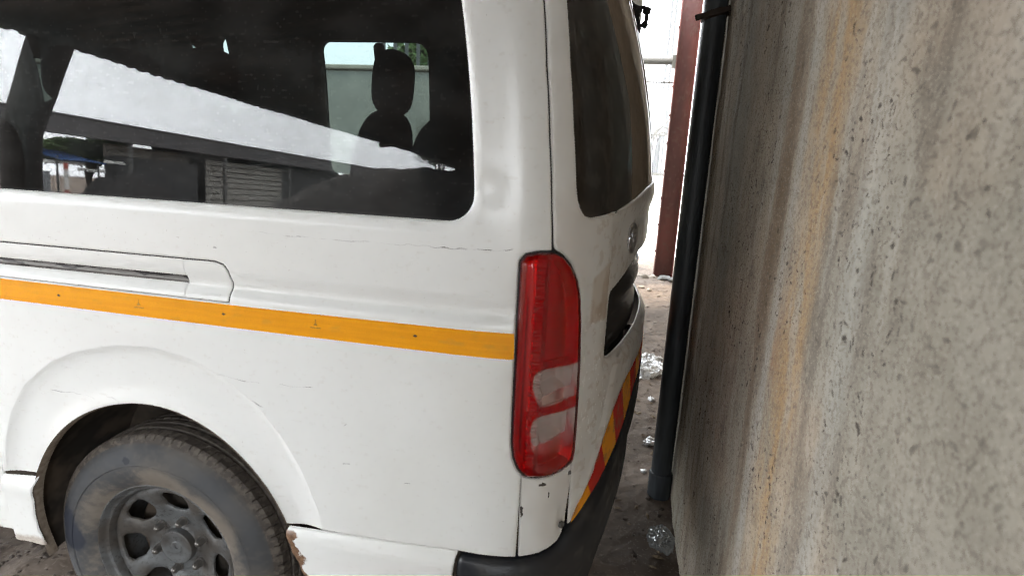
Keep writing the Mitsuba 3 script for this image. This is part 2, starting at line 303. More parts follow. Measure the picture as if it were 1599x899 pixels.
def fill(poly, h, rings, extra=None):
    parts = []
    def rim(g, st):
        for q in getattr(g, 'geoms', [g]):
            if q.is_empty: continue
            for ring in [q.exterior]+list(q.interiors): parts.append(resample(ring, st))
    st = min(h, max(.0035, h*.55)); rim(poly, st)
    for r in rings: rim(poly.buffer(-r), st)
    last = rings[-1] if rings else 0
    inner = poly.buffer(-(last+h*.45)); x0, y0, x1, y1 = poly.bounds
    gx, gy = np.meshgrid(np.arange(x0, x1, h), np.arange(y0, y1, h*.9)); gx = gx + (np.arange(len(gx)) % 2)[:, None]*h*.5
    g = np.stack([gx.ravel(), gy.ravel()], -1); parts.append(g[shapely.contains_xy(inner, g[:, 0], g[:, 1])])
    if extra is not None:
        g = parts[-1]; ex = extra[shapely.contains_xy(inner, extra[:, 0], extra[:, 1])]
        from scipy.spatial import cKDTree
        parts[-1] = g[cKDTree(ex).query(g)[0] > h*.5]; parts.append(ex)
    P = np.vstack(parts); P = P[np.unique(np.round(P, 5), axis=0, return_index=True)[1]]
    tri = Delaunay(P).simplices; cen = P[tri].mean(1)
    a = P[tri]; area = (a[:, 1, 0]-a[:, 0, 0])*(a[:, 2, 1]-a[:, 0, 1])-(a[:, 2, 0]-a[:, 0, 0])*(a[:, 1, 1]-a[:, 0, 1])
    keep = shapely.contains_xy(poly.buffer(2e-5), cen[:, 0], cen[:, 1]) & (np.abs(area) > 1e-10)
    tri, area = tri[keep], area[keep]; tri[area < 0] = tri[area < 0][:, ::-1]
    return P, tri
def shell(V, B, F):
    """front V, back B, same faces F: closed by a wall along the open edges"""
    n = len(V); e = np.vstack([F[:, [0, 1]], F[:, [1, 2]], F[:, [2, 0]]]); key = {tuple(x) for x in e.tolist()}
    op = np.array([x for x in e.tolist() if (x[1], x[0]) not in key])
    W = np.vstack([np.stack([op[:, 1], op[:, 0], op[:, 0]+n], 1), np.stack([op[:, 1], op[:, 0]+n, op[:, 1]+n], 1)])
    return trimesh.Trimesh(np.vstack([V, B]), np.vstack([F, F[:, ::-1]+n, W]), process=False)
def flat0(s, z): return np.zeros_like(s)
def panel(poly, off=0., thick=.0015, roll=.003, disp=flat0, h=.014, single=False, rings=None, extra=None):
    if rings is None: rings = [roll*.3, roll*.7, roll*1.1] if roll else []
    P, F = fill(poly, h, rings, extra); s, z = P.T
    d = off + disp(s, z)
    if roll:
        u = np.clip(roll-shapely.distance(poly.boundary, shapely.points(P)), 0, roll); d = d-(roll-np.sqrt(np.maximum(roll*roll-u*u, 0)))
    N = snormal(s, z); b = base(s, z); V = b+N*d[:, None]
    if single: return trimesh.Trimesh(V, F, process=False)
    return shell(V, b+N*(d-thick)[:, None], F)
def rr(x0, x1, z0, z1, r): return sbox(x0+r, z0+r, x1-r, z1-r).buffer(r, 12)
def mir(poly): return shapely.affinity.scale(poly, xfact=-1, origin=(SC, 0))

van = thing('white_minibus', 'dirty white minibus with tinted windows and yellow side stripe, backed close to a wall', 'minibus')
V = van + '__'
# --- outlines traced on the side (s = x, z)
ARCH = [(-.325, .30), (-.337, .385), (-.3375, .434), (-.3317, .487), (-.3022, .566), (-.2488, .653), (-.189, .709), (-.1071, .759), (-.0312, .783), (.0465, .791), (.1211, .7835), (.1881, .761), (.2532, .7225), (.3121, .667), (.3641, .605), (.3966, .5476), (.402, .518), (.4164, .474), (.434, .43), (.455, .36), (.46, .30)]
from scipy.interpolate import splprep, splev
_tck, _u = splprep(np.array(ARCH[2:-3]).T, s=2.5e-5)
ARCH = ARCH[:2] + [tuple(p) for p in np.array(splev(np.linspace(0, 1, 90), _tck)).T] + ARCH[-3:]
ARCHP = Polygon(ARCH)
LAMP = Polygon([(.9549, 1.2273), (.9845, 1.2274), (1.0076, 1.2175), (1.031, 1.1955), (1.0483, 1.1684), (1.06, 1.1335), (1.0683, 1.08), (1.076, .993), (1.079, .9344), (1.0812, .859), (1.082, .7814), (1.076, .7545), (1.0517, .7445), (1.0183, .7395), (.9824, .7405), (.953, .7480), (.9353, .7661), (.9243, .7947), (.9199, .8267), (.9189, .8984), (.9183, 1.0095), (.9177, 1.0898), (.9175, 1.1679), (.9176, 1.2083), (.9283, 1.222)]).buffer(.006).buffer(-.006)
LAMP_HOLE = LAMP.buffer(.0025)
WIN = rr(-.385, .8215, 1.277, 1.93, .055)
SEAM = [(.9815, .0), (.9815, 1.23), (.9768, 1.319), (.9749, 1.4386), (.9803, 1.5777), (.9931, 1.6925), (1.005, 2.03)]
_left = Polygon([(-.42, .5445), (-.3, .5475), (-.2, .55), (.40, .5435), (.6417, .5502), (.8144, .5578), (.865, .5556), (.947, .5556), (.944, .74)] + SEAM[1:] + [(-.42, 2.03)])
cut = ARCHP.union(LAMP_HOLE)
SIDE = _left.difference(cut).difference(WIN).difference(Polygon([(.942, .5), (.944, .745), (1.2, .745), (1.2, .5)]))
COVER = Polygon([(-.44, 1.0700), (-.44, 1.1517), (.2448, 1.1534), (.266, 1.148), (.2755, 1.137), (.2804, 1.1119), (.2777, 1.0660)])
SIDE = max(getattr(SIDE.difference(COVER.buffer(.0012)), 'geoms', [SIDE.difference(COVER.buffer(.0012))]), key=lambda g: g.area)
def dents(s, z): return .0016*(fb(np.stack([s*2.6, z*2.6, s*0], -1), 3, 5)-.5)
FL = np.array([(-.41, .55), (-.395, .64), (-.3634, .7216), (-.3115, .7974), (-.2241, .8669), (-.1444, .9041), (-.0324, .9331), (.0729, .9391), (.1732, .9233), (.2535, .8873), (.332, .8361), (.3934, .767), (.439, .6949), (.48, .60), (.49, .55), (.49, .3), (-.41, .3)])
FLP = Polygon(FL).buffer(.02).buffer(-.02)
def side_disp(s, z):
    d = dents(s, z)
    g = z-(1.098+.002*(s-.3))                                      # the groove that carries the door rail
    d = d - .0110*np.exp(-(np.maximum(g, 0)/.024)**2-(np.minimum(g, 0)/.014)**2)*sm(.95, .87, s)
    d = d + .004*sm(1.115, 1.06, z)
    q = shapely.points(s, z); dist = shapely.distance(FLP.boundary, q)*np.where(shapely.contains_xy(FLP, s, z), 1, -1)
    edge = sm(.50, .40, s)*.45+.55
    d = d - .0135*edge*np.where(dist > 0, 1-np.exp(-np.maximum(dist, 0)/.018), 0)                        # the dished wheel arch
    da = shapely.distance(ARCHP, q); d = d + .010*sm(.05, .0, da)*sm(-.30, -.2, s)
    dw = shapely.distance(WIN, q); d = d - .0075*sm(.015, 0, dw)**1.5
    d = d - .0045*np.exp(-((s-.86)/.03)**2-((z-1.345)/.035)**2)
    return d
ex = [resample(g_.exterior, .007) for o_ in (.004, 0, -.003, -.0065, -.0105, -.015, -.020, -.026, -.033, -.042) for g_ in [FLP.buffer(o_)]]
ex = np.vstack(ex+[np.stack(np.meshgrid(np.arange(-.415, .94, .012), np.arange(1.068, 1.136, .0042), indexing='ij'), -1).reshape(-1, 2)])
obj(V+'side_panel', panel(SIDE, 0, .0016, .0045, side_disp, .0115, extra=ex), 'white_paint_side', 35)
# window and its seal
wseal = obj(V+'side_window__seal', panel(WIN.buffer(.010).difference(WIN.buffer(-.004)), -.0150, .003, 0, flat0, .03), 'black_rubber', 35)
obj(V+'side_window', panel(WIN.buffer(.006), -.0138, 0, 0, flat0, .05, single=True), 'glass_side', True)
# rail cover with the slot
slot = Polygon([(-.45, 1.0955), (-.45, 1.1128), (.1689, 1.1150), (.1706, 1.0980)])
cov = COVER.buffer(-.0008)
lipA = cov.intersection(Polygon([(-.41, 1.06), (-.41, 1.2), (.1664, 1.2), (.1690, 1.06)])).difference(slot)
lipB = cov.intersection(Polygon([(.1672, 1.2), (.1698, 1.06), (.4, 1.06), (.4, 1.2)])).difference(slot.buffer(.0008))
for g in getattr(lipA, 'geoms', [lipA]): obj(V+'rail_cover', panel(g, 0, .002, .0014, side_disp, .010), 'white_paint_side', 35)
obj(V+'rail_cap', panel(lipB, .0003, .002, .0016, side_disp, .008), 'white_paint_side', 35)
obj(V+'door_rail', panel(slot.intersection(sbox(-.41, 1., .3, 1.2)).buffer(.004), -.016, .003, 0, lambda s, z: .006*np.sin((z-1.0955)/.0175*np.pi), .006), 'rail_metal', 35)
# yellow reflective tape with its small print
tp = Polygon([(-.41, 1.0150), (-.41, 1.0655), (.343, 1.0615), (.9130, 1.0632), (.9150, 1.0090), (.343, 1.0105)])
obj(V+'yellow_stripe', panel(tp, .0016, .0006, 0, side_disp, .012), 'yellow_tape', 35)
def on_side(m, s0, z0, off):
    v = m.vertices; s, z = s0+v[:, 0], z0+v[:, 1]; m2 = m.copy(); m2.vertices = base(s, z)+snormal(s, z)*(off+v[:, 2]+side_disp(s, z))[:, None]; return m2
def print_mark():
    a = trimesh.creation.extrude_polygon(LineString([(-.012, -.006), (.012, -.006)]).buffer(.0011, cap_style='flat'), .0004, engine='earcut')
    b = trimesh.creation.extrude_polygon(Polygon([(-.004, -.001), (.004, -.001), (.0028, .003), (.0006, .004), (.0006, .013), (-.0006, .013), (-.0006, .004), (-.0028, .003)]), .0004, engine='earcut')
    return cat([a, b])
for s0 in (.0486, .487): obj(V+'yellow_stripe__print', on_side(print_mark(), s0, 1.0385, .0018), 'tape_print')
# lower panels
sill = Polygon([(.4055, .541), (.6417, .548), (.8150, .5556), (.8090, .535), (.806, .50), (.806, .36), (.46, .355), (.43, .43), (.412, .48)])
n_ = fb(np.stack([np.linspace(0, 9, 60), np.zeros(60), np.zeros(60)], -1), 3, 3)
edge = [(.404+.03*t+.055*t*t+.016*(n_[int(t*59)]-.5), .530-.175*t) for t in np.linspace(0, 1, 36)]
sill = Polygon([(.4055, .541), (.6417, .548), (.8150, .5556), (.8090, .535), (.806, .50), (.806, .355)]+[(x, z) for x, z in edge[::-1]])
def sill_disp(s, z): return .012*sm(.552, .515, z)+dents(s, z)
obj(V+'lower_panel', panel(sill.buffer(0), .001, .0016, .003, sill_disp, .010), 'white_paint_side', 35)
rk = Polygon([(-.42, .536), (-.312, .5445), (-.329, .49), (-.3365, .434), (-.334, .385), (-.322, .341)] + [(x, .341+.010*(fb(np.array([[x*26, 0, 0]]), 3, 8)[0]-.5)) for x in np.linspace(-.33, -.42, 16)])
obj(V+'rocker_panel', panel(rk.buffer(0), .001, .0016, .003, lambda s, z: .014*sm(.548, .512, z)-.006*sm(.508, .47, z)+dents(s, z), .009), 'white_paint_side', 35)
# folded lip round the wheel opening, and the well behind it
al = np.array(ARCH); alr = resample(LineString(al), .012)
sl_, zl_ = alr[:, 0], alr[:, 1]; N_ = snormal(sl_, zl_); B_ = base(sl_, zl_)
cen = np.array([.03, .33]); dv = alr-cen; dv /= np.linalg.norm(dv, axis=1, keepdims=True)
ring = []
for k, (off, out) in enumerate(((.004, .003), (-.006, -.001), (-.020, .0), (-.026, .012), (-.12, .02), (-.30, .02))):
    q = B_+N_*off; q[:, 0] += dv[:, 0]*out; q[:, 2] += dv[:, 1]*out; ring.append(q)
R_ = np.stack(ring)
obj(V+'wheel_opening_lip', (R_[:4].reshape(-1, 3), grid_faces(4, len(alr))), 'rusty_lip', 50)
inn = np.stack([R_[3], R_[4], R_[5], R_[5]*[0, 1, 0]+np.array([.03, 0, .33])]).reshape(-1, 3)
obj(V+'wheel_well', (inn, grid_faces(4, len(alr))), 'well_liner', 50)

# --- corner piece under the lamp
corner = Polygon([(.9485, .5535), (.9455, .66), (.9452, .748), (1.0765, .748), (1.0805, .7191), (1.0745, .6576), (1.0755, .605), (1.066, .580), (1.0492, .5655), (1.0225, .5575), (.9953, .5540)]).difference(LAMP_HOLE)
obj(V+'corner_panel', panel(corner.buffer(0), .0008, .002, .004, lambda s, z: dents(s, z)-.010*np.exp(-((s-1.062)/.012)**2-((z-.615)/.03)**2), .007), 'white_paint_rear', 35)
for (s0, z0, r) in ((1.0725, .7275, .006), (1.060, .602, .008)):
    obj(V+'corner_panel__clip', panel(Point(s0, z0).buffer(r), .0022, .003, .002, flat0, .004), 'grey_steel', 30)
# --- tail lamp (near and far)
LENS1 = Polygon([(.9567, .9865), (.98, .992), (1.0275, .9944), (1.0705, .9953), (1.0705, .9262), (1.0344, .9217), (.9932, .9119), (.9685, .9089), (.9556, .9379), (.9528, .9617)]).buffer(-.006).buffer(.010).buffer(-.004)
LENS2 = Polygon([(.9587, .8868), (.9871, .8912), (1.0369, .8949), (1.0705, .8970), (1.0705, .8173), (1.0453, .8094), (1.0095, .8052), (.9751, .8068), (.9589, .8144), (.9537, .8554)]).buffer(-.006).buffer(.010).buffer(-.004)
LENS1, LENS2 = (q.buffer(-.020).buffer(.020, 16).union(q.intersection(sbox(1.03, .5, 1.2, 1.5))).buffer(.0005) for q in (LENS1, LENS2))
def lamp(M, tag):
    k = V+tag
    L, A, B = M(LAMP), M(LENS1), M(LENS2)
    sx = (lambda s: s) if tag == 'tail_lamp' else (lambda s: 2*SC-s)
    obj(k+'__gasket', panel(M(LAMP.buffer(.0019).difference(LAMP.buffer(-.001))), -.002, .006, 0, flat0, .012), 'black_rubber', 35)
    dome = lambda s, z: .006*sm(0, .03, shapely.distance(L.boundary, shapely.points(s, z)))
    def full(poly, roll): return panel(poly, .010, 0, roll, dome, .005, single=True)
    P, F = fill(L.difference(A).difference(B), .005, [.003, .006, .010])
    def lens_pos(P):
        s, z = P.T; q = shapely.points(P); u = np.clip(.014-shapely.distance(L.boundary, q), 0, .014)
        d = .010+dome(s, z)-(.014-np.sqrt(.014**2-u*u)); return base(s, z)+snormal(s, z)*d[:, None]
    obj(k+'__red_lens', trimesh.Trimesh(lens_pos(P), F, process=False), 'lens_red', 40)
    for q in (A, B):
        P, F = fill(q, .005, [])
        obj(k+'__clear_lens', trimesh.Trimesh(lens_pos(P), F, process=False), 'lens_clear', 40)
    # rim of solid dark red plastic round the lens
    rim = L.difference(L.buffer(-.003))
    P, F = fill(rim, .006, [])
    obj(k+'__lens_rim', trimesh.Trimesh(lens_pos(P)+snormal(*P.T)*.0006, F, process=False), 'lamp_edge', 40)
    # reflector: fluted column at the front edge, plain pocket beside it, bowls behind the clear lenses
    def refl(s, z):
        s0 = sx(s); dl = shapely.distance(L.boundary, shapely.points(s, z))
        col = sm(.950, .953, s0)*sm(.977, .973, s0)
        return -.012+.010*sm(.016, 0, dl)-.016*sm(.978, .996, s0)*sm(0, .016, dl)+col*(.0035+.0018*np.cos(z*2*np.pi/.0085))-.004*sm(.945, .935, s0)
    body = L.buffer(-.0015).difference(A).difference(B)
    obj(k+'__reflector', panel(body, 0, .002, 0, refl, .0028), 'lamp_reflector', 40)
    for q in (A, B):
        x0, z0, x1, z1 = q.bounds; zc = (z0+z1)/2
        def bowl(s, z, q=q, zc=zc):
            s0 = sx(s); e = sm(.94, 1.0, np.hypot((s0-1.035)/.060, (z-zc)/.056)); di = shapely.distance(q.boundary, shapely.points(s, z))
            return refl(s, z)+sm(0, .006, di)*(e*(.006+.0012*np.cos(z*2*np.pi/.0080))-.016*(1-e)*sm(.0, .03, di))
        obj(k+'__bowl', panel(q, 0, .002, 0, bowl, .0018), 'lamp_bowl', 40)
    obj(k+'__housing', panel(L.buffer(-.001), -.058, .004, 0, flat0, .012), 'lamp_bowl', 40)
lamp(lambda g: g, 'tail_lamp')
lamp(mir, 'far_tail_lamp')

# --- tailgate
gap = .0042
TGL = [(1.0868, .5900), (1.0864, .6856), (1.0842, .7627), (1.0875, .7815), (1.0868, .859), (1.084, .9344), (1.081, .993), (1.0735, 1.08), (1.065, 1.1345), (1.0535, 1.171), (1.0355, 1.2000), (1.0105, 1.2225), (.9905, 1.2325), (.9815+gap, 1.240), (.9768+gap, 1.319), (.9749+gap, 1.4386), (.9803+gap, 1.5777), (.9931+gap, 1.6925), (1.005+gap, 2.03)]
BOT = [(1.0868, .5900), (1.103, .598), (1.1457, .628), (1.2236, .660), (1.292, .686), (1.3516, .70), (1.4546, .745), (1.5374, .783), (1.67, .79), (SC, .79)]
half = TGL + [(SC, 2.03)] + BOT[::-1][:-1]
tg = Polygon(half).buffer(0).union(mir(Polygon(half).buffer(0))).buffer(.0005)
GL = [(1.075, 2.0), (1.0600, 1.78), (1.0539, 1.7025), (1.0404, 1.5847), (1.0353, 1.4663), (1.0381, 1.3572), (1.0430, 1.3300), (1.0510, 1.3116), (1.0639, 1.2985), (1.085, 1.2937), (1.1474, 1.2984), (1.2905, 1.3171), (1.444, 1.34), (1.5357, 1.352), (1.7, 1.362), (SC, 1.365), (SC, 1.93), (1.12, 1.93), (1.09, 1.915), (1.072, 1.88), (1.066, 1.84)]
GL = [p for p in GL if p != (1.075, 2.0)]
RG = Polygon(GL).union(mir(Polygon(GL))).buffer(.0005)
RC = Polygon([(1.223, .9600), (1.223, 1.107), (1.2289, 1.1145), (1.2389, 1.117), (1.3825, 1.1495), (1.5222, 1.177), (SC, 1.185), (SC, .9580), (1.25, .956)])
RC = RC.union(mir(RC)).buffer(.0005)
LEDGE = np.array([(1.06, .662), (1.09, .669), (1.118, .675), (1.1834, .7432), (1.2131, .81), (1.2384, .8750), (1.262, .932), (1.30, .950), (SC, .950)])
def tg_disp(s, z):
    s0 = np.where(s > SC, 2*SC-s, s); d = dents(s, z)
    top = np.interp(s0, LEDGE[:, 0], LEDGE[:, 1])
    d = d + .006*sm(.006, -.010, z-top)*sm(1.085, 1.12, s0)-.006*sm(.66, .56, z)*sm(1.085, 1.12, s0)
    d = d - .014*sm(1.172, 1.205, s0)*sm(1.33, 1.27, z)*sm(.93, .97, z)
    return d
obj(V+'tailgate', panel(tg.difference(RG).difference(RC), 0, .0016, .0045, tg_disp, .011), 'white_paint_rear', 35)
obj(V+'tailgate__plate_recess', panel(RC.buffer(.003), -.024, .003, 0, lambda s, z: tg_disp(s, z)+.008*np.sin(z*60)*sm(.97, .99, z), .014), 'black_trim', 35)
frit = RG.buffer(.006).difference(shapely.affinity.translate(RG, 0, 0).buffer(-.040))
obj(V+'rear_window__border', panel(frit, -.0090, .001, 0, flat0, .02), 'black_trim', True)
obj(V+'rear_window', panel(RG.buffer(.006), -.0068, 0, 0, flat0, .025, single=True), 'glass_rear', True)
for k, z in enumerate(np.arange(1.40, 1.86, .031)):
    P = np.linspace(1.085, 2*SC-1.085, 60); q = base(P, P*0+z)-snormal(P, P*0+z)*.0115
    obj(V+'rear_window__heater_line', tube(q, .0009, 4), 'black_trim')
# oval badge on the tailgate
bs, bz = 1.385, 1.228
def oval(a, b, n=40): return np.array([(bs+a*math.cos(t), bz+b*math.sin(t)) for t in np.linspace(0, 2*np.pi, n+1)])
obj(V+'tailgate__badge', panel(Polygon(oval(.044, .036)), -.012, .003, .002, flat0, .008), 'black_trim', 35)
def ringtube(a, b, ds=0, dz=0, r=.0035):
    o = oval(a, b)+[ds, dz]; return tube(base(o[:, 0], o[:, 1])-snormal(o[:, 0], o[:, 1])*.010, r, 8)
obj(V+'tailgate__badge__emblem', cat([ringtube(.044, .036), ringtube(.014, .034, 0, 0, .0025), ringtube(.036, .012, 0, .012, .0025)]), 'chrome', 40)
# chevron tape and bumper
TT = [(1.0905, .594), (1.105, .632), (1.1279, .6595), (1.165, .694), (1.1718, .7115), (1.2167, .7700), (1.2619, .8110), (1.3256, .8450), (1.3895, .862), (1.5393, .870), (SC, .870)]
cv = Polygon(TT+[(x, z+.004) for x, z in BOT[::-1][:-1]]).buffer(0); cv = cv.union(mir(cv)).buffer(.0003)
obj(V+'tailgate__chevron_tape', panel(cv, .0024, .0008, 0, tg_disp, .012), 'chevron_tape', 35)
bt = [(.8125, .520), (.815, .535), (.822, .5455), (.84, .5475), (.947, .5480), (1.0225, .549), (1.0492, .558), (1.07, .5745), (1.0875, .583)] + [(x, z-.008) for x, z in BOT[1:]]
bb = [(SC, .42), (1.6, .42), (1.45, .40), (1.30, .375), (1.20, .345), (1.0, .33), (.825, .335), (.8125, .36)]
bp = Polygon(bt+bb).buffer(0); bp = bp.union(mir(bp)).buffer(.0003)
def bump_disp(s, z):
    s0 = np.where(s > SC, 2*SC-s, s); top = np.interp(s0, [p[0] for p in bt[3:]], [p[1] for p in bt[3:]])
    return .010+.010*sm(.0, .03, top-z)*sm(.81, .9, s0)*sm(1.35, 1.15, s0)-.02*sm(.10, .26, top-z)
obj(V+'rear_bumper', panel(bp, 0, .03, .012, bump_disp, .012), 'bumper_plastic', 40)

# --- the far side, the sliding door, the front: plainer
FW = [rr(-.47, .100, 1.30, 1.95, .05), rr(-1.045, -.56, 1.30, 1.965, .05), rr(-1.95, -1.15, 1.29, 1.93, .05), rr(-3.05, -2.15, 1.25, 1.85, .06)]
front_edge = [(-3.05, 2.03), (-3.28, 1.62), (-3.46, 1.22), (-3.50, .9), (-3.48, .38)]
arch_f = Point(-2.72, .36).buffer(.40)
far = Polygon([(.9815, 2.03)] + front_edge + [(.98, .38), (.98, .74)]).difference(ARCHP).difference(arch_f).difference(LAMP_HOLE)
far = Polygon(far.exterior).difference(shapely.union_all(FW)); far = far.difference(Polygon([(.94, .3), (.944, .748), (1.2, .748), (1.2, .3)]))
FS = max(getattr(far, 'geoms', [far]), key=lambda g: g.area)
obj(V+'far_side_panel', panel(mir(FS), 0, .0016, .004, flat0, .035), 'white_paint_plain', 35)
for i, w in enumerate(FW): obj(V+'far_side_window', panel(mir(w.buffer(.006)), -.0068, 0, 0, flat0, .08, single=True), 'glass_dark' if i > 1 else 'glass_side', True)
for a, b in ((-.965, -.50), (-1.93, -1.17), (-3.0, -2.2)):  # added sheets that block the far windows and darken the interior
    obj(V+'curtain', panel(mir(sbox(a, 1.24, b, 1.985)), -.075, .004, 0, lambda s, z: .002*np.sin(s*2*np.pi/.06), .012), 'interior_dark', 60)
obj(V+'far_side_window__frame', panel(mir(sbox(-.185, 1.30, -.135, 1.95)), -.011, .02, 0, flat0, .05), 'black_trim', True)
NW = [rr(-1.62, -.46, 1.277, 1.93, .05), rr(-3.05, -2.15, 1.25, 1.85, .06)]
door = Polygon([(-.425, .36), (-.425, 2.03), (-1.72, 2.03), (-1.72, .36)]).difference(NW[0])
obj(V+'sliding_door', panel(door, 0, .0016, .004, lambda s, z: -.0075*np.exp(-((z-1.1)/.018)**2), .03), 'white_paint_side', 35)
obj(V+'sliding_door__window', panel(NW[0].buffer(.006), -.0068, 0, 0, flat0, .06, single=True), 'glass_side', True)
cab = Polygon([(-1.726, .36), (-1.726, 2.03)] + front_edge).difference(arch_f).difference(NW[1])
cab = max(getattr(cab, 'geoms', [cab]), key=lambda g: g.area)
obj(V+'cab_side', panel(cab, 0, .0016, .004, flat0, .03), 'white_paint_side', 35)
obj(V+'cab_side__window', panel(NW[1].buffer(.006), -.0068, 0, 0, flat0, .06, single=True), 'glass_dark', True)
fe = np.array(front_edge); ed = resample(LineString(fe), .06); ed = np.vstack([ed, fe[-1:]])
A_ = base(ed[:, 0], ed[:, 1]); B2 = base(2*SC-ed[:, 0], ed[:, 1]); t_ = np.linspace(0, 1, 25)
G = A_[:, None]*(1-t_[None, :, None])+B2[:, None]*t_[None, :, None]; G[..., 0] -= .22*(1-(2*t_-1)**4)[None]
k0 = int(np.argmin(np.abs(ed[:, 1]-1.18)))
obj(V+'windscreen', (G[1:k0+1].reshape(-1, 3), grid_faces(k0, 25)), 'glass_dark', True)
obj(V+'front_panel', (G[k0:].reshape(-1, 3), grid_faces(len(ed)-k0, 25)), 'white_paint_plain', 50)
# roof
S_ = np.concatenate([np.linspace(-3.05, .8, 40), np.linspace(.85, 2*SC-.85, 80), np.linspace(2*SC-.8, 2*SC+3.05, 40)]); O_ = base(S_, S_*0+2.03)
rows = []
for ins, z in ((0, 2.03), (.012, 2.075), (.04, 2.115), (.10, 2.15), (.30, 2.185), (.62, 2.20), (1.0, 2.205)):
    q = O_.copy(); q[:, 1] = .85+(q[:, 1]-.85)*(1-ins); q[:, 0] = np.where(q[:, 0] > .3, .3+(q[:, 0]-.3)*(1-ins), q[:, 0]); q[:, 2] = z; rows.append(q)
obj(V+'roof', (np.stack(rows).reshape(-1, 3), grid_faces(7, len(S_), True)), 'white_paint_plain', 40)
q2 = [r_*[1, 1, 1]-[0, 0, .035] for r_ in rows]
obj(V+'roof__lining', (np.stack(q2).reshape(-1, 3), grid_faces(7, len(S_), True)), 'interior_dark', 40)
# inner lining of both sides, floor, seats
lin = Polygon([(-3.1, .84), (-3.1, 2.02), (.93, 2.02), (.93, .84)]).difference(WIN.buffer(.012)).difference(shapely.union_all([w.buffer(.012) for w in NW]))
obj(V+'inner_lining', panel(lin, -.045, .01, 0, flat0, .06), 'interior_dark', 40)
lin = Polygon([(-3.1, .84), (-3.1, 2.02), (1.05, 2.02), (1.05, .84)]).difference(shapely.union_all([w.buffer(.004) for w in FW]))
obj(V+'inner_lining', panel(mir(lin), -.045, .01, 0, flat0, .06), 'interior_dark', 40)
lin = Polygon([(1.02, .62), (1.02, 1.98), (2*SC-1.02, 1.98), (2*SC-1.02, .62)]).difference(RG.buffer(-.03))
obj(V+'tailgate__lining', panel(lin, -.06, .01, 0, flat0, .05), 'interior_dark', 40)
obj(V+'floor_pan', bx(-3.3, .80, .04, 1.66, .80, .84), 'interior_dark')
obj(V+'underbody', bx(-3.3, .42, .35, 1.35, .40, .60), 'well_liner'); 
obj(V+'axle', tube([(0, .15, .335), (0, 1.55, .335)], .05), 'well_liner', 40)
def soft(x0, x1, y0, y1, z0, z1, r=.04, lean=0., p=5):
    m = trimesh.creation.box((1, 1, 1)).subdivide().subdivide().subdivide(); v = m.vertices*2
    l = (np.abs(v)**p).sum(1)**(1/p); v = v/l[:, None]
    v = v*[(x1-x0)/2, (y1-y0)/2, (z1-z0)/2]+[(x0+x1)/2, (y0+y1)/2, (z0+z1)/2]; v[:, 0] += lean*(v[:, 2]-z0); m.vertices = v; return m
def seat(x, y, w=.42, head=True, top=1.55):
    k, i = V+'seat', 0
    while k in done: i += 1; k = V+f'seat_{i:03d}'
    done.add(k)
    scene[k+'__cushion'] = mikit.ply(soft(x-.50, x-.02, y-w/2, y+w/2, .95, 1.08), 'seat_fabric', smooth=60)
    scene[k+'__backrest'] = mikit.ply(soft(x-.13, x+.05, y-w/2, y+w/2, 1.0, top+.055, lean=.16, p=3.), 'seat_fabric', smooth=60)
    if head:
        scene[k+'__headrest'] = mikit.ply(soft(x-.005, x+.125, y-.14, y+.14, top+.035, top+.305, lean=.08, p=3.2), 'seat_fabric', smooth=60)
        for i, d in enumerate((-.05, .05)): scene[k+'__headrest_post'+('_001' if i else '')] = mikit.ply(tube([(x+.05, y+d, top-.05), (x+.065, y+d, top+.09)], .007, 8), 'nut_steel', smooth=40)
    scene[k+'__base'] = mikit.ply(bx(x-.42, x-.08, y-w/2+.05, y+w/2-.05, .84, .97), 'interior_dark')
done = set()
for x in (-.03,): seat(x, 1.38)
seat(.36, 1.05, top=1.50); seat(.62, .30, head=False, top=1.22); seat(.62, .75, head=False, top=1.22); seat(.62, 1.2, head=False, top=1.22)
for x in (-.95, -1.75): seat(x, 1.38); seat(x, .90, top=1.45); seat(x, .28, top=1.40)
seat(-2.5, 1.25); seat(-2.5, .40)

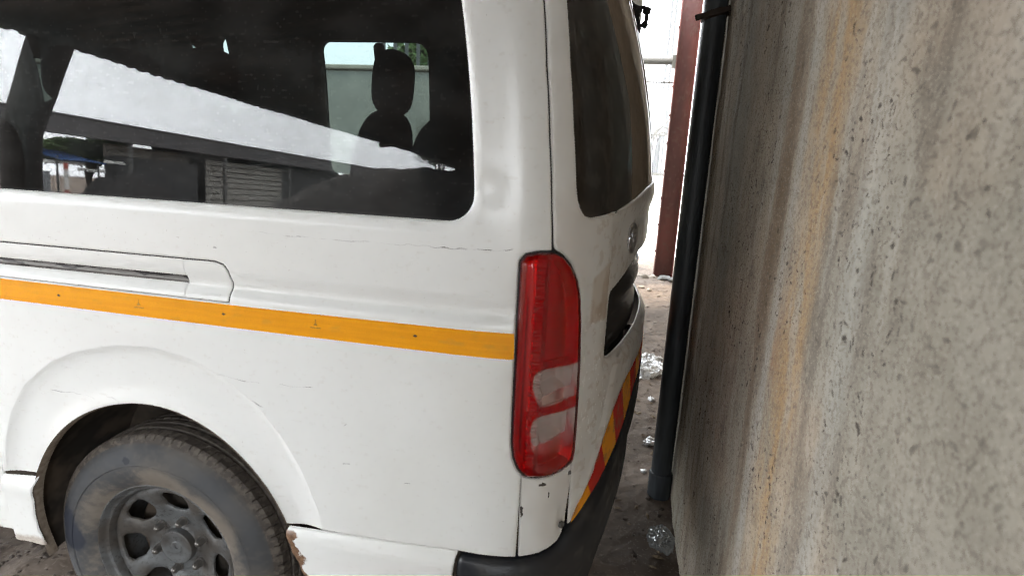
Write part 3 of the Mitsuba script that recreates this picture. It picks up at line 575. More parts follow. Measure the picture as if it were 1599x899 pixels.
# --- wheels
def wheel(cx, y0, sgn, tag):
    """y0: plane of the rim flange, sgn +1: the outside faces -y"""
    k = V+tag; cz = .335
    def put(m): m = m.copy(); v = m.vertices; m.vertices = np.stack([cx+v[:, 0], y0+sgn*v[:, 1], cz+v[:, 2]], -1); return m
    # tyre: profile (depth y, radius) and tread
    prof = [(.004, .203), (-.004, .212), (-.012, .226), (-.017, .245), (-.018, .262), (-.0165, .2685), (-.0185, .2705), (-.0165, .2725), (-.014, .287), (-.006, .306), (.002, .3185), (.0065, .3215), (.009, .3285), (.014, .3345)]
    ty = np.linspace(.018, .160, 60)
    prof += [(a, .3445-.25*(abs(a-.089))**2*4) for a in ty]
    prof += [(.169, .3285), (.180, .306), (.192, .262), (.188, .226), (.178, .203)]
    prof = np.array(prof); n = 1600; th = np.arange(n)*2*np.pi/n
    Y = np.repeat(prof[:, :1], n, 1); R2 = np.repeat(prof[:, 1:], n, 1)
    tread = (prof[:, 0] > .0125) & (prof[:, 0] < .168) & (prof[:, 1] > .325)
    yy = prof[tread, 0][:, None]; dep = np.zeros((tread.sum(), n))
    for g in (.050, .077, .101, .128): dep = np.maximum(dep, .007*sm(.0045, .0028, np.abs(yy-g)))
    pit = 2*np.pi/80
    def sipe(phase, a, b, w=.055):
        u = ((th[None]+phase(yy))/pit) % 1.; return .0048*sm(w, w*.55, np.abs(u-.5))*sm(a-.002, a+.001, yy)*sm(b+.002, b-.001, yy)
    dep = np.maximum(dep, sipe(lambda y: y*.5, .010, .042)); dep = np.maximum(dep, sipe(lambda y: y*1.6, .055, .073, .05)); dep = np.maximum(dep, sipe(lambda y: -y*1.6, .105, .124, .05)); dep = np.maximum(dep, sipe(lambda y: -y*.5, .136, .170))
    R2[tread] -= dep
    vv = np.stack([R2*np.cos(th), Y, R2*np.sin(th)], -1).reshape(-1, 3)
    i = np.arange(len(prof)*n).reshape(len(prof), n); j = np.roll(i, -1, 1)
    q = np.stack([i[:-1], i[1:], j[1:], j[:-1]], -1).reshape(-1, 4)
    F = np.vstack([q[:, [0, 1, 2]], q[:, [0, 2, 3]]])
    obj(k+'__tyre', put(trimesh.Trimesh(vv, F, process=False)), 'tyre_rubber', 50)
    # raised size mark on the sidewall
    def lathe(pr, n=160):
        pr = np.array(pr); t = np.arange(n)*2*np.pi/n; vv = np.stack([pr[:, 1:]*np.cos(t), np.repeat(pr[:, :1], n, 1), pr[:, 1:]*np.sin(t)], -1).reshape(-1, 3)
        i = np.arange(len(pr)*n).reshape(len(pr), n); j = np.roll(i, -1, 1); q = np.stack([i[:-1], i[1:], j[1:], j[:-1]], -1).reshape(-1, 4)
        return trimesh.Trimesh(vv, np.vstack([q[:, [0, 1, 2]], q[:, [0, 2, 3]]]), process=False)
    obj(k+'__rim', put(lathe([(.012, .2035), (.003, .2078), (.0, .2078), (-.001, .2065), (-.001, .2048), (.0015, .2025), (.006, .2000), (.012, .1965), (.015, .1930), (.016, .1895), (.022, .1865), (.034, .1835), (.045, .1822), (.15, .1815), (.18, .200)])), 'steel_rim', 35)
    # pressed disc with eight openings between raised ribs
    ann = Point(0, 0).buffer(.1826, 64).difference(Point(0, 0).buffer(.044, 32))
    holes = []
    for a in np.arange(7)*2*np.pi/7+.62:
        w = Polygon([(.113, -.014), (.122, -.028), (.148, -.035), (.158, -.028), (.162, 0), (.158, .028), (.148, .035), (.122, .028), (.113, .014), (.110, 0)]).buffer(.005)
        holes.append(shapely.affinity.rotate(w, a, origin=(0, 0), use_radians=True))
    P, F = fill(ann.difference(shapely.union_all(holes)), .0045, [.002, .004])
    r = np.hypot(*P.T); a = np.arctan2(P[:, 1], P[:, 0]); lob = np.cos(7*(a-.62))
    dep = PchipInterpolator([.03, .047, .053, .066, .080, .092, .112, .135, .156, .170, .1826], [.056, .056, .060, .061, .060, .056, .046, .038, .030, .028, .034])(np.clip(r, .03, .1826))
    dep = dep + .013*np.exp(-((r-.130)/.026)**2)*(.5+.5*lob)
    hd = shapely.distance(shapely.union_all(holes), shapely.points(P)); dep = dep+.006*np.exp(-hd/.006)
    fr = np.stack([P[:, 0], dep, P[:, 1]], -1); bk = fr+[0, .004, 0]
    obj(k+'__disc', put(shell(fr, bk, F)), 'steel_rim', 45)
    obj(k+'__hub_cap', put(lathe([(.060, .0495), (.044, .049), (.0405, .0475), (.039, .044), (.0405, .034), (.0425, .031), (.043, .017), (.0415, .015), (.0415, .006), (.044, .005), (.044, .0002)], 64)), 'steel_rim', 35)
    for kk in range(6):
        a = kk*np.pi/3+.35; x, z = .0735*math.cos(a), .0735*math.sin(a)
        nut = cat([trimesh.creation.cylinder(.0105, .022, sections=6), trimesh.creation.cylinder(.0135, .006, sections=24).apply_translation((0, 0, -.010)), trimesh.creation.icosphere(2, .0085).apply_translation((0, 0, .009))])
        nut.apply_transform(trimesh.transformations.rotation_matrix(np.pi/2, [1, 0, 0])); nut.apply_translation((x, .050, z))
        obj(k+'__wheel_nut', put(nut), 'nut_steel', 30)
    obj(k+'__brake_drum', put(lathe([(.09, .001), (.085, .120), (.09, .150), (.16, .152), (.16, .001)], 64)), 'well_liner', 40)
wheel(0., 0., 1, 'rear_wheel'); wheel(0., 1.70, -1, 'far_rear_wheel')
def copy_wheel(src, dst, dx):
    for k in [k for k in scene if k.startswith(V+src+'__')]: scene[V+dst+k[len(V+src):]] = {**scene[k], 'to_world': T().translate([dx, 0, 0])}
copy_wheel('rear_wheel', 'front_wheel', -2.72); copy_wheel('far_rear_wheel', 'far_front_wheel', -2.72)
# parking mirror, broken and taped, at the top of the tailgate
rb = np.random.default_rng(3)
def lump(c, r, seed, f=18, amp=.35, sub=3):
    m = trimesh.creation.icosphere(sub); v = m.vertices; m.vertices = np.asarray(c)+v*np.asarray(r)*(1+amp*(fb(v*2.2+seed, 4, seed)-.5)*2)[:, None]; return m
MV = np.array([-.012, 0, .030])
def mv(m): return m.apply_translation(MV)
obj(V+'parking_mirror__bracket', mv(cat([tube([(1.00, .74, 1.905), (1.035, .86, 1.90), (1.075, .98, 1.895), (1.10, 1.02, 1.90)], [.018, .02, .017, .012], 10), lump((1.055, .93, 1.885), (.035, .05, .018), 2)])), 'sooty_dark', 40)
obj(V+'parking_mirror__stalk', mv(cat([tube([(1.09, 1.0, 1.90), (1.115, 1.02, 1.910), (1.126, 1.03, 1.90), (1.126, 1.03, 1.87), (1.11, 1.02, 1.85), (1.09, 1.0, 1.855)], .006, 8), lump((1.125, 1.03, 1.900), (.013, .014, .013), 5), lump((1.122, 1.03, 1.856), (.010, .013, .012), 6)])), 'sooty_dark', 40)
obj(V+'parking_mirror__housing', mv(cat([lump((1.085, 1.0, 1.845), (.024, .03, .034), 9), lump((1.066, .98, 1.870), (.034, .04, .022), 11), lump((1.095, 1.0, 1.815), (.008, .02, .020), 13)])), 'sooty_dark', 40)

# ------------------------------------------------------------------ near concrete wall
wl = thing('concrete_wall', 'tall rough cement wall with rust brown run stains filling the right side', 'wall')
WX, WY0, WY1 = 1.412, -2.2, 1.335
yv = np.concatenate([np.arange(WY0, -.75, .03), np.arange(-.75, WY1-.006, .0055), [WY1-.006, WY1-.002, WY1]]); zv = np.concatenate([np.arange(-.05, .25, .03), np.arange(.25, 2.25, .0055), np.arange(2.25, 3.75, .05)])
Yg, Zg = np.meshgrid(yv, zv, indexing='ij'); q = np.stack([Yg, Zg, Yg*0], -1)
d = .006*(fb(q*5, 3, 1)-.5)+.0040*(fb(q*42, 4, 2)-.5)
pit = fb(q*np.array([80, 60, 1]), 2, 9); d = d-.004*sm(.74, .86, pit)
d = d + .004*sm(.3, .7, fb(q*np.array([14, 1.2, 1]), 3, 4))*sm(1.0, .2, Yg)
d = d*sm(WY1, WY1-.02, Yg)-.006*sm(WY1-.008, WY1, Yg)
front = np.stack([WX-d, Yg, Zg], -1).reshape(-1, 3)
obj(wl+'__face', (front, grid_faces(*Yg.shape)), 'wall_render', True)
obj(wl+'__core', bx(WX+.012, WX+.21, WY0, WY1, -.05, 3.72), 'wall_render')
obj(wl+'__edge_bead', tube([(WX-.006+.002*math.sin(z*7), WY1-.012, z) for z in np.arange(0, 3.7, .05)], [.0075+.0015*math.sin(z*23)+.001*math.sin(z*57) for z in np.arange(0, 3.7, .05)], 8), 'mortar_pale', 40)
k = thing('return_wall', 'unseen cement wall added beyond the drain pipe to cut light into the gap, mirrored in the rear window', 'wall')  # unseen wall, added to cut the light reaching the gap
obj(k+'__face', bx(1.93, 2.1, 1.34, 6.6, -.05, 3.72), 'wall_render'); obj(k+'__jamb', bx(1.63, 2.1, 1.20, 1.325, -.05, 3.70), 'wall_render')
# downpipe
dp = thing('drain_pipe', 'dark blue grey drain pipe standing against the end of the wall', 'pipe')
PX_, PY_, PR = 1.3615, 1.262, .0435
obj(dp+'__pipe', trimesh.creation.cylinder(PR, 3.5, sections=48).apply_translation((PX_, PY_, 1.83)), 'pipe_paint', 40)
sh = trimesh.creation.revolve([(PR+.001, .0), (PR+.006, .002), (PR+.007, .11), (PR+.004, .118), (PR, .12)], sections=48)
obj(dp+'__socket', sh.apply_translation((PX_, PY_, -.01)), 'pipe_paint', 40)
sb = cat([trimesh.creation.revolve([(PR+.0005, 0), (PR+.006, 0), (PR+.006, .026), (PR+.0005, .026)], sections=40).apply_translation((PX_, PY_, 1.96)), bevel(PX_-.075, PX_+.05, PY_-PR-.014, PY_-PR-.004, 1.962, 1.982, .002)])
sb.apply_transform(trimesh.transformations.rotation_matrix(-.28, [0, 1, 0], [PX_, PY_, 1.97]))
obj(dp+'__strap', sb, 'rust_iron', 30)

# ------------------------------------------------------------------ ground
def axis(a, b, fine, lim):
    n = np.arange(a, b, fine); out = [n]; x, st = b, fine
    r_ = []
    while x < lim: r_.append(x); st *= 1.22; x += st
    l_ = []; x, st = a-fine, fine
    while x > -lim: l_.append(x); st *= 1.22; x -= st
    return np.concatenate([l_[::-1], n, r_])
gx, gy = axis(-1.2, 1.75, .016, 600), axis(-.5, 7.6, .022, 600)
GX, GY = np.meshgrid(gx, gy, indexing='ij'); q = np.stack([GX, GY, GX*0], -1)
near = sm(14, 6, np.hypot(GX, GY-2))
GZ = near*(.05*(fb(q*1.4, 3, 2)-.5)+.030*(fb(q*9, 4, 3)-.5)+.012*(fb(q*40, 3, 4)-.5))-.02*(1-near)
GZ = GZ + .10*np.exp(-((GX+.52)/.30)**2-((GY-.28)/.30)**2)+.06*np.exp(-((GX+.33)/.10)**2-((GY-.10)/.10)**2)
GZ = GZ - .006*sm(.5, .1, np.abs(GX))*sm(.4, 0, np.abs(GY-.1))
struct('ground', (np.stack([GX, GY, GZ], -1).reshape(-1, 3), grid_faces(*GX.shape)), 'mud', True)
yard = Polygon([(-30, 8.6), (60, 8.6), (60, 70), (-30, 70)])
struct('concrete_yard', trimesh.creation.extrude_polygon(yard, .06, engine='earcut').apply_translation((0, 0, -.02)), 'pale_concrete')
# loose clods and gravel
def pebbles(n, x, y, smin, smax, seed):
    r = np.random.default_rng(seed); ico = trimesh.creation.icosphere(1); out = []
    for i in range(n):
        m = ico.copy(); s = r.uniform(smin, smax)*r.uniform(.6, 1)**2
        m.vertices = (m.vertices*(1+r.uniform(-.3, .3, (len(m.vertices), 1))))*[s, s*r.uniform(.6, 1), s*r.uniform(.35, .7)]
        a = r.uniform(0, 6.3); c_, s_ = math.cos(a), math.sin(a); m.vertices = m.vertices@np.array([[c_, s_, 0], [-s_, c_, 0], [0, 0, 1]])
        px, py = r.uniform(*x), r.uniform(*y); m.apply_translation((px, py, zat(px, py)+s*.15)); out.append(m)
    return cat(out)
from scipy.interpolate import RegularGridInterpolator
_zi = RegularGridInterpolator((gx, gy), GZ)
def zat(x, y): return float(_zi((x, y)))
obj('loose_clods', cat([pebbles(500, (-.95, -.1), (-.1, .9), .003, .012, 1), pebbles(420, (1.05, 1.7), (.3, 6.8), .004, .016, 2)]), 'dark_clod', 40)
labels['loose_clods'] = {'label': 'loose mud clods and gravel on the ground', 'kind': 'stuff'}
# litter
def crumple(c, r, seed, sub=3, amp=.5):
    m = trimesh.creation.icosphere(sub); v = m.vertices.copy(); rr_ = np.random.default_rng(seed)
    pl = rr_.normal(size=(26, 3)); pl /= np.linalg.norm(pl, axis=1, keepdims=True); w = rr_.uniform(.55, 1, 26)
    h = np.min(w/np.maximum((v@pl.T), 1e-3), axis=1); v = v*np.minimum(h, 1.25)[:, None]*(1+amp*.25*rr_.uniform(-1, 1, (len(v), 1)))
    m.vertices = v*np.asarray(r)+np.asarray(c); return m
k = thing('plastic_bag', 'crumpled clear plastic bag on the ground at the foot of the wall nearest the camera', 'plastic bag')
obj(k+'__film', crumple((1.350, .865, zat(1.35, .865)+.055), (.062, .055, .062), 4), 'clear_plastic')
k = thing('plastic_wrapper', 'silvery crumpled plastic sheet on the ground beyond the bumper', 'plastic wrapper')
fx, fy = np.meshgrid(np.linspace(-.16, .15, 34), np.linspace(-.32, .36, 60), indexing='ij'); qq = np.stack([fx, fy, fx*0], -1)
fz = .045*np.abs(fb(qq*16, 4, 6)-.5)*2+.05*(fb(qq*5, 2, 7)); ed_ = sm(1.0, .75, np.hypot(fx/.15, fy/.33)+.7*(fb(qq*9, 3, 8)-.5))
P = np.stack([1.35+fx, 2.95+fy, np.array([[zat(a, b) for a, b in zip(r1, r2)] for r1, r2 in zip(1.35+fx, 2.95+fy)])-.012+fz*ed_+.006], -1)
g4 = grid_faces(*fx.shape); keepf = ed_.reshape(-1)[g4].min(1) > .12
obj(k+'__sheet', (P.reshape(-1, 3), g4[keepf]), 'foil_plastic')
for (x, y, s, lab) in ((1.335, 1.72, .05, 'small scrap of clear plastic on the mud by the drain pipe'), (1.30, 1.42, .022, 'tiny pale scrap on the mud near the foot of the drain pipe'), (1.20, 1.93, .018, 'small pale chip on the mud close to the bumper'), (1.37, 2.35, .03, 'crumpled scrap of film on the mud below the silvery sheet')):
    k = thing('litter_scrap', lab, 'litter'); obj(k+'__film', crumple((x, y, zat(x, y)+s*.3), (s, s*.8, s*.5), int(x*1000), 2), 'foil_plastic')
rl = np.random.default_rng(5); lf = []
for _ in range(70):
    x, y = rl.uniform(1.12, 1.40), rl.uniform(.75, 6.3); s_ = rl.uniform(.010, .028); a = rl.uniform(0, 6.3); z = zat(x, y)+.004
    u = np.array([math.cos(a), math.sin(a), rl.uniform(-.2, .2)])*s_; v = np.array([-math.sin(a), math.cos(a), rl.uniform(-.3, .3)])*s_*.45; p0 = np.array([x, y, z])
    lf.append(trimesh.Trimesh([p0-u, p0+v+[0, 0, .004], p0+u, p0-v, p0+[0, 0, .008]], [[0, 3, 4], [3, 2, 4], [2, 1, 4], [1, 0, 4]], process=False))
obj('leaf_litter', cat(lf), 'dry_leaf'); labels['leaf_litter'] = {'label': 'dry leaves and flat scraps scattered on the mud in the gap', 'kind': 'stuff'}
rc = np.random.default_rng(12)
for i, (x, y, s) in enumerate([(1.30, 6.75, .09), (1.42, 6.6, .07), (1.52, 6.7, .06), (1.66, 6.62, .10), (1.78, 6.55, .08), (1.36, 5.9, .05), (1.45, 5.75, .045), (1.28, 5.6, .03), (1.55, 5.5, .03), (1.40, 4.9, .03), (1.47, 4.3, .022), (1.33, 4.0, .022), (1.22, 6.95, .10)]):
    dk = i in (3, 4); nm = ['white lump of rubble left of the red post foot', 'white lump of rubble just before the red post, beside the leftmost one', 'small white lump of rubble at the left edge of the red post foot', 'grey lump of rubble at the middle of the red post foot', 'grey lump of rubble right at the red post foot, nearest the pipe', 'larger flat pale lump in the pair on bare mud before the red post', 'smaller lump to the right in the pair on bare mud before the red post', 'small chip beside the minibus, left of the pair of pale lumps', 'small chip near the pipe, right of the pair of pale lumps', 'lone chip midway between the red post and the silvery sheet', 'chip of rubble just beyond the silvery sheet, close to the pipe', 'chip of rubble just beyond the silvery sheet, close to the minibus', 'pale block behind the minibus corner by the black tyre'][i]
    k = thing('rubble_piece', nm, 'rubble', 'rubble pieces on the ground')
    obj(k+'__lump', crumple((x, y, zat(x, y)+s*.25), (s, s*.8, s*.5), 30+i, 2, .3), 'stone_chip' if not dk else 'grey_steel')

# ------------------------------------------------------------------ beyond the gap
k = thing('red_post', 'tall red oxide steel post beyond the gap, left of the drain pipe', 'post')
x0, x1, y0 = 1.545, 1.80, 6.9
obj(k+'__web', bx(x0+.012, x1-.012, y0+.06, y0+.075, -.05, 5.2), 'red_oxide')
obj(k+'__flange', bx(x0, x0+.012, y0-.03, y0+.17, -.05, 5.2), 'red_oxide'); obj(k+'__flange', bx(x1-.012, x1, y0-.03, y0+.17, -.05, 5.2), 'red_oxide')
for z in np.arange(.35, 5, .36): obj(k+'__bolt', trimesh.creation.icosphere(1, .018).apply_translation((x0-.004, y0+.0, z)), 'red_oxide')
k = thing('gate_rail', 'grey horizontal steel rail reaching left from the red post', 'rail')
obj(k+'__bar', tube([(.2, 6.95, 2.83), (1.54, 6.95, 2.83)], .045, 12), 'grey_steel', 40); obj(k+'__bar', tube([(.2, 6.97, 2.57), (1.54, 6.97, 2.57)], .013, 6), 'grey_steel', 40)
obj(k+'__cleat', bx(1.50, 1.545, 6.88, 6.98, 2.74, 2.90), 'grey_steel')
k = thing('low_white_wall', 'low sunlit white wall across the yard seen through the gap', 'wall')
obj(k+'__face', bevel(-1.5, 6., 14.0, 14.2, -.05, 1.36, .02), 'white_wallpaint'); obj(k+'__coping', bx(-1.5, 6., 13.97, 14.23, 1.36, 1.42), 'grey_steel')
k = thing('water_tank', 'white domed water tank on a steel stand far beyond the gap', 'tank')
tk = trimesh.creation.revolve([(0, 1.05), (.5, 1.0), (.85, .85), (1.0, .6), (1.0, -.35), (.9, -.45), (0, -.45)], sections=40)
obj(k+'__shell', tk.apply_translation((1.15, 17.3, 2.95)), 'white_tank', 35)
for (a, b) in ((.45, 16.6), (1.85, 16.6), (.45, 18), (1.85, 18)): obj(k+'__leg', tube([(a, b, 0), (a, b, 2.5)], .05, 8), 'pale_steel', 40)
obj(k+'__pipe', tube([(1.95, 16.4, 3.2), (2.02, 16.35, 2.6), (1.75, 16.3, 2.2), (1.70, 16.3, 1.2)], .04, 8), 'pale_steel', 40)
k = thing('steel_frame', 'pale curved tubular steel frame in front of the tank stand', 'frame')
for rr_ in (.34, .26): obj(k+'__hoop', tube([(1.86+rr_*math.cos(t), 15.2, 2.05+1.7*rr_*math.sin(t)) for t in np.linspace(-.3, np.pi+.3, 16)], .025, 6), 'grey_steel', 40)
obj(k+'__strut', tube([(1.55, 15.2, 2.3), (2.1, 15.2, 3.0)], .025, 6), 'grey_steel', 40); obj(k+'__bar', tube([(1.4, 15.2, 2.42), (2.3, 15.2, 2.42)], .025, 6), 'grey_steel', 40)
obj(k+'__upright', tube([(1.62, 15.2, 0), (1.62, 15.2, 2.4)], .03, 6), 'grey_steel', 40); obj(k+'__upright', tube([(2.14, 15.2, 0), (2.14, 15.2, 2.4)], .03, 6), 'grey_steel', 40)
k = thing('lattice_mast', 'thin pale lattice mast rising into the sky beyond the gap', 'mast')
for dx in (-.11, .11): obj(k+'__upright', tube([(2.02+dx, 20, 0), (2.02+dx*.6, 20, 8.2)], .045, 6), 'pale_steel', 40)
zz = np.arange(.3, 8, .42)
for i, z in enumerate(zz): obj(k+'__brace', tube([(2.02-.105*(1-.05*z), 20, z), (2.02+.105*(1-.05*z), 20, z+.36)], .025, 5), 'pale_steel', 40)
obj(k+'__arm', tube([(1.75, 20, 7.55), (2.05, 20, 7.5)], .03, 6), 'pale_steel', 40)
k = thing('old_tyre', 'black tyre standing on the ground beyond the far corner of the van', 'tyre')
obj(k+'__tread', trimesh.creation.torus(.12, .045, 32, 14).apply_transform(trimesh.transformations.rotation_matrix(np.pi/2, [1, 0, 0])).apply_translation((1.17, 7.35, .16)), 'black_rubber', 40)
# wall behind the van, with greenery and a steel frame over it
k = thing('boundary_wall', 'grey plastered boundary wall seen through the minibus windows', 'wall')
obj(k+'__panel', bevel(-9., .05, 6.0, 6.18, -.05, 2.50, .02), 'grey_plaster'); obj(k+'__pier', bevel(.05, 1.06, 5.95, 6.23, -.05, 3.50, .02), 'grey_plaster'); obj(k+'__coping', bevel(-9.03, .045, 5.96, 6.22, 2.50, 2.555, .01), 'mortar_pale')  # the pier is unseen, added to keep light out of the gap
k = thing('palisade_fence', 'pale steel palisade above the boundary wall seen through the minibus window', 'fence')
for i, x in enumerate(np.arange(-2.15, -.4, .155)): obj(k+'__pale', bx(x, x+.045, 6.07, 6.085, 2.555, 3.05+.03*(i % 2)), 'pale_steel')
obj(k+'__rail', bx(-2.2, -.4, 6.088, 6.11, 2.93, 2.97), 'pale_steel'); obj(k+'__strut', tube([(-1.55, 6.09, 2.95), (-1.25, 6.09, 2.56)], .02, 6), 'pale_steel', 40)
def leaves(n, c, r, size, seed, clumps=14):
    g = np.random.default_rng(seed); cc = g.normal(size=(clumps, 3)); cc = cc/np.linalg.norm(cc, axis=1, keepdims=True)*g.uniform(.3, .95, (clumps, 1))*np.asarray(r)
    w = g.integers(0, clumps, n); d = g.normal(size=(n, 3)); d = d/np.linalg.norm(d, axis=1, keepdims=True)*(g.uniform(0, 1, (n, 1))**.45)*np.asarray(r)*.42
    p = np.asarray(c)+cc[w]+d; a = g.normal(size=(n, 3)); a /= np.linalg.norm(a, axis=1, keepdims=True); b = np.cross(a, g.normal(size=(n, 3))); b /= np.linalg.norm(b, axis=1, keepdims=True)
    s = size*g.uniform(.6, 1.3, (n, 1)); vv = np.stack([p-a*s, p+b*s*.45, p+a*s, p-b*s*.45], 1).reshape(-1, 3); i = np.arange(n)*4
    return vv, np.stack([i, i+1, i+2, i+3], 1)
def tree(label, x, y, zb, zc, r, n, size, seed, m='leaf_green', group=None):
    k = thing('tree', label, 'tree', group); g = np.random.default_rng(seed)
    tr = [tube([(x, y, 0), (x+.1, y, zb*.6), (x, y+.1, zb+.4)], [.16, .13, .09], 8)]
    for i in range(7):
        a = g.uniform(0, 6.3); tr.append(tube([(x, y, zb*g.uniform(.6, 1)), (x+r[0]*.35*math.cos(a), y+r[1]*.35*math.sin(a), zc), (x+r[0]*.7*math.cos(a), y+r[1]*.7*math.sin(a), zc+r[2]*g.uniform(0, .6))], [.07, .045, .015], 6))
    obj(k+'__trunk', cat(tr), 'bark', 40); obj(k+'__crown', leaves(n, (x, y, zc), r, size, seed), m)
tree('leafy green tree beyond the palisade over the boundary wall', -2.0, 9.2, 1.6, 3.1, (1.5, 1.0, .62), 6000, .09, 3)

# ------------------------------------------------------------------ the lean-to roof over the van, and the yard that the windows mirror
k = thing('lean_to_roof', 'dark corrugated roof over the van, its wavy eave mirrored in the side window', 'roof')
def roof_z(x): return 2.75+(x+3.9)*.16
for i, ya in enumerate(np.arange(-17.51, 3.6, .85)):
    yy_ = np.concatenate([ya+.17*j+np.array([0, .075, .095, .15]) for j in range(5)]+[[ya+.85, ya+.90]]); hh = np.concatenate([[0, 0, .032, .032]]*5+[[0, 0]])
    xx = np.array([-3.9-.03*(i % 2), -1.6, 1.95]); X, Y = np.meshgrid(xx, yy_, indexing='ij'); Z = roof_z(X)+hh[None]+.003*(i % 2)
    top = np.stack([X, Y, Z], -1).reshape(-1, 3); q4 = grid_faces(*X.shape); f3 = np.vstack([q4[:, :3], q4[:, [0, 2, 3]]])
    obj(k+'__roof_sheet', shell(top, top-[0, 0, .0012], f3), 'roof_sheet_metal')
for i, ya in enumerate((4.44, 5.29)):
    yy_ = np.concatenate([ya+.17*j+np.array([0, .075, .095, .15]) for j in range(5)]+[[ya+.85, ya+.90]]); hh = np.concatenate([[0, 0, .032, .032]]*5+[[0, 0]])
    X, Y = np.meshgrid([-.1, 1.95], yy_, indexing='ij'); Z = roof_z(X)+hh[None]+.003*(i % 2); top = np.stack([X, Y, Z], -1).reshape(-1, 3); q4 = grid_faces(*X.shape)
    obj(k+'__roof_sheet', shell(top, top-[0, 0, .0012], np.vstack([q4[:, :3], q4[:, [0, 2, 3]]])), 'roof_sheet_metal')
for x in (-3.7, -2.2, -.7, .8): obj(k+'__purlin', bx(x, x+.05, -17.4, 4.05, roof_z(x)-.085, roof_z(x)-.014), 'old_timber')
for y in (-16.5, -13, -9.5, 3.9): obj(k+'__rafter', tube([(-3.7, y, roof_z(-3.7)-.16), (1.7, y, roof_z(1.7)-.16)], .06, 8), 'old_timber', 40)
for y in (-16.5, 3.9): obj(k+'__post', tube([(-3.6, y, -.05), (-3.6, y, roof_z(-3.6)-.1)], .06, 10), 'old_timber', 40)
k = thing('timber_prop', 'thick dark timber prop leaning under the eave, mirrored at the left of the side window', 'post')
obj(k+'__trunk', tube([(-3.8, -2.78, -.05), (-3.8, -2.79, 1.2), (-3.8, -2.80, 1.72), (-3.8, -2.90, 2.2), (-3.8, -2.98, 2.72)], [.14, .135, .14, .155, .17], 14), 'old_timber', 40)
k = thing('workshop_shed', 'long dark roofed workshop shed across the yard, mirrored in the side window', 'shed')
obj(k+'__fascia', bevel(-16.1, -16.0, -38, -11.5, 2.98, 3.76, .02), 'dark_fascia'); obj(k+'__roof', bx(-22, -15.95, -38, -11.5, 3.76, 3.82), 'dark_fascia')
for y in (-12.3, -16.15, -21.1, -26, -31): obj(k+'__post', bevel(-16.25, -16.13, y-.07, y+.07, -.05, 3.0, .01), 'grey_steel')
obj(k+'__gable', bx(-17.6, -17.5, -20.4, -16.4, 2.30, 2.98), 'beige_board'); obj(k+'__bay', bx(-17.45, -16.9, -20.3, -16.3, -.05, 2.40), 'container_dark')
obj(k+'__back_wall', bx(-20.2, -20.0, -38, -21.3, -.05, 3.7), 'container_dark'); obj(k+'__side_wall', bx(-20, -16.9, -38.1, -26.4, -.05, 2.9), 'container_dark')
for i, z in enumerate(np.arange(.3, 2.75, .31)): obj(k+'__slat', bevel(-16.8, -16.74, -26.2, -20.6, z, z+.27, .01), 'pale_slat')
for i, y in enumerate(np.arange(-21.0, -18.9, .33)): obj(k+'__truss_bar', tube([(-16.5, y, 2.66), (-16.5, y+.165, 2.98)], .03, 6), 'dark_fascia', 40); obj(k+'__truss_bar', tube([(-16.5, y+.33, 2.66), (-16.5, y+.165, 2.98)], .03, 6), 'dark_fascia', 40)
obj(k+'__brace', tube([(-16.2, -21.1, 2.3), (-16.2, -24.5, 2.98)], .04, 6), 'grey_steel', 40)
k = thing('tarp_stall', 'stall under a blue tarpaulin mirrored at the left of the side window', 'stall')
tx, ty = np.meshgrid(np.linspace(-1, 1, 14), np.linspace(-15.05, -13.5, 24), indexing='ij'); tz = 2.22-.25*tx+.05*(fb(np.stack([tx*2, ty*3, tx*0], -1), 3, 3)-.5)-.06*np.abs(ty+14.2)
tp_ = np.stack([-17+tx, ty, tz], -1).reshape(-1, 3); q4 = grid_faces(*tx.shape); obj(k+'__tarpaulin', shell(tp_, tp_-[0, 0, .006], np.vstack([q4[:, :3], q4[:, [0, 2, 3]]])), 'blue_tarp', 50)
for y in (-15.0, -13.6): obj(k+'__pole', tube([(-16.3, y, 0), (-16.3, y, 2.1)], .03, 8), 'grey_steel', 40)
for i, (z, y0_, y1_) in enumerate(((1.78, -14.55, -12.7), (1.55, -15.3, -14.3), (1.98, -16.1, -15.25))): obj(k+'__board', bevel(-16.35, -16.32, y0_, y1_, z, z+.13, .005), 'white_board')
k = thing('striped_pole', 'short red and white pole mirrored low at the left of the side window', 'pole')
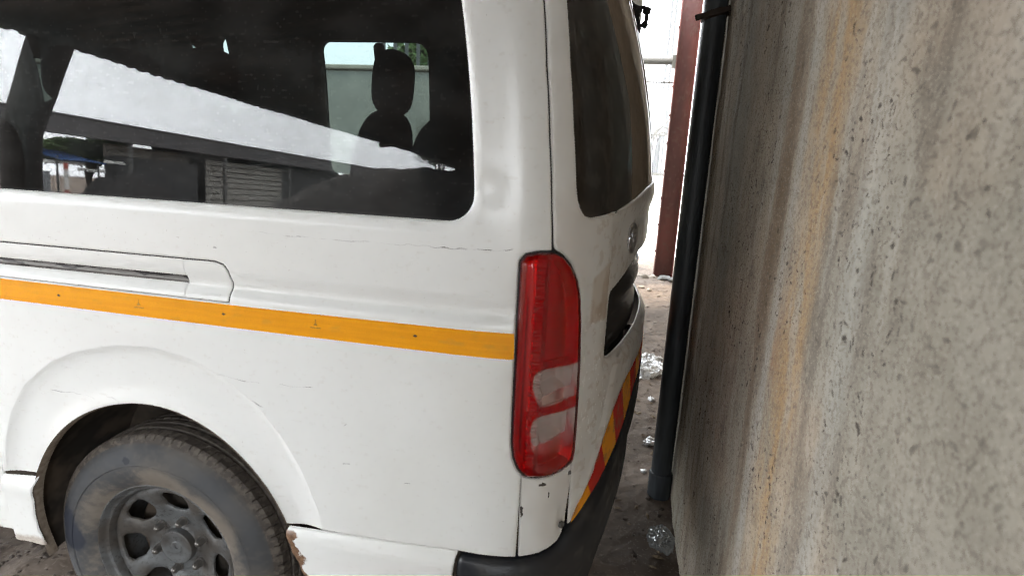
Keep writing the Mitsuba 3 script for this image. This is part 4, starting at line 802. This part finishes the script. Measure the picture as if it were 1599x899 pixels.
obj(k+'__upper', trimesh.creation.cylinder(.06, .75, sections=16).apply_translation((-15.8, -13.45, 1.20)), 'white_board', 40); obj(k+'__lower', trimesh.creation.cylinder(.06, .85, sections=16).apply_translation((-15.8, -13.45, .40)), 'red_paint', 40); obj(k+'__top', trimesh.creation.cylinder(.06, .25, sections=16).apply_translation((-15.8, -13.45, 1.70)), 'red_paint', 40)
k = thing('grey_hoarding', 'grey sheet hoarding beside the striped pole in the window reflection', 'hoarding')
obj(k+'__sheet', bevel(-16.2, -16.15, -13.25, -12.6, .0, 1.45, .01), 'grey_board'); obj(k+'__sheet', bevel(-16.16, -16.11, -12.98, -12.2, .0, 1.35, .01), 'grey_board')
hx, hy = np.meshgrid(np.linspace(-10, 3.5, 90), np.linspace(-17, -9, 50), indexing='ij'); q = np.stack([hx, hy, hx*0], -1)
hz = 2.35*sm(0, 1, 1.25-np.hypot((hx+3.2)/5.9, (hy+13)/3.2))*(.86+.3*fb(q*.8, 4, 3))+.18*(fb(q*3, 3, 5)-.5)-.12
sx, sy = np.meshgrid(np.linspace(-16.4, -14.6, 30), np.linspace(-17.2, -13.7, 44), indexing='ij'); q = np.stack([sx, sy, sx*0], -1)
sz = 1.45*sm(0, .7, 1.05-np.maximum(np.abs(sx+15.5)/.9, np.abs(sy+15.5)/1.75))*(.75+.6*fb(q*1.3, 4, 31))-.05
struct('scrap_heap', (np.stack([sx, sy, sz], -1).reshape(-1, 3), grid_faces(*sx.shape)), 'soil_dark')
struct('soil_heap', (np.stack([hx, hy, hz], -1).reshape(-1, 3), grid_faces(*hx.shape)), 'soil_dark', True)
tree('round green tree behind the blue tarpaulin in the window reflection', -22.5, -20.2, 1.4, 2.75, (2.0, 2.0, .95), 9000, .17, 11)
tree('sparse grey green tree over the soil heap in the window reflection', -7.2, -25.5, 2.0, 4.4, (1.5, 1.5, 1.2), 1500, .13, 12, 'leaf_grey')
for k_, d_ in list(labels.items()):
    if not any(s == k_ or s.startswith(k_+'__') for s in scene): print('label without entry', k_)
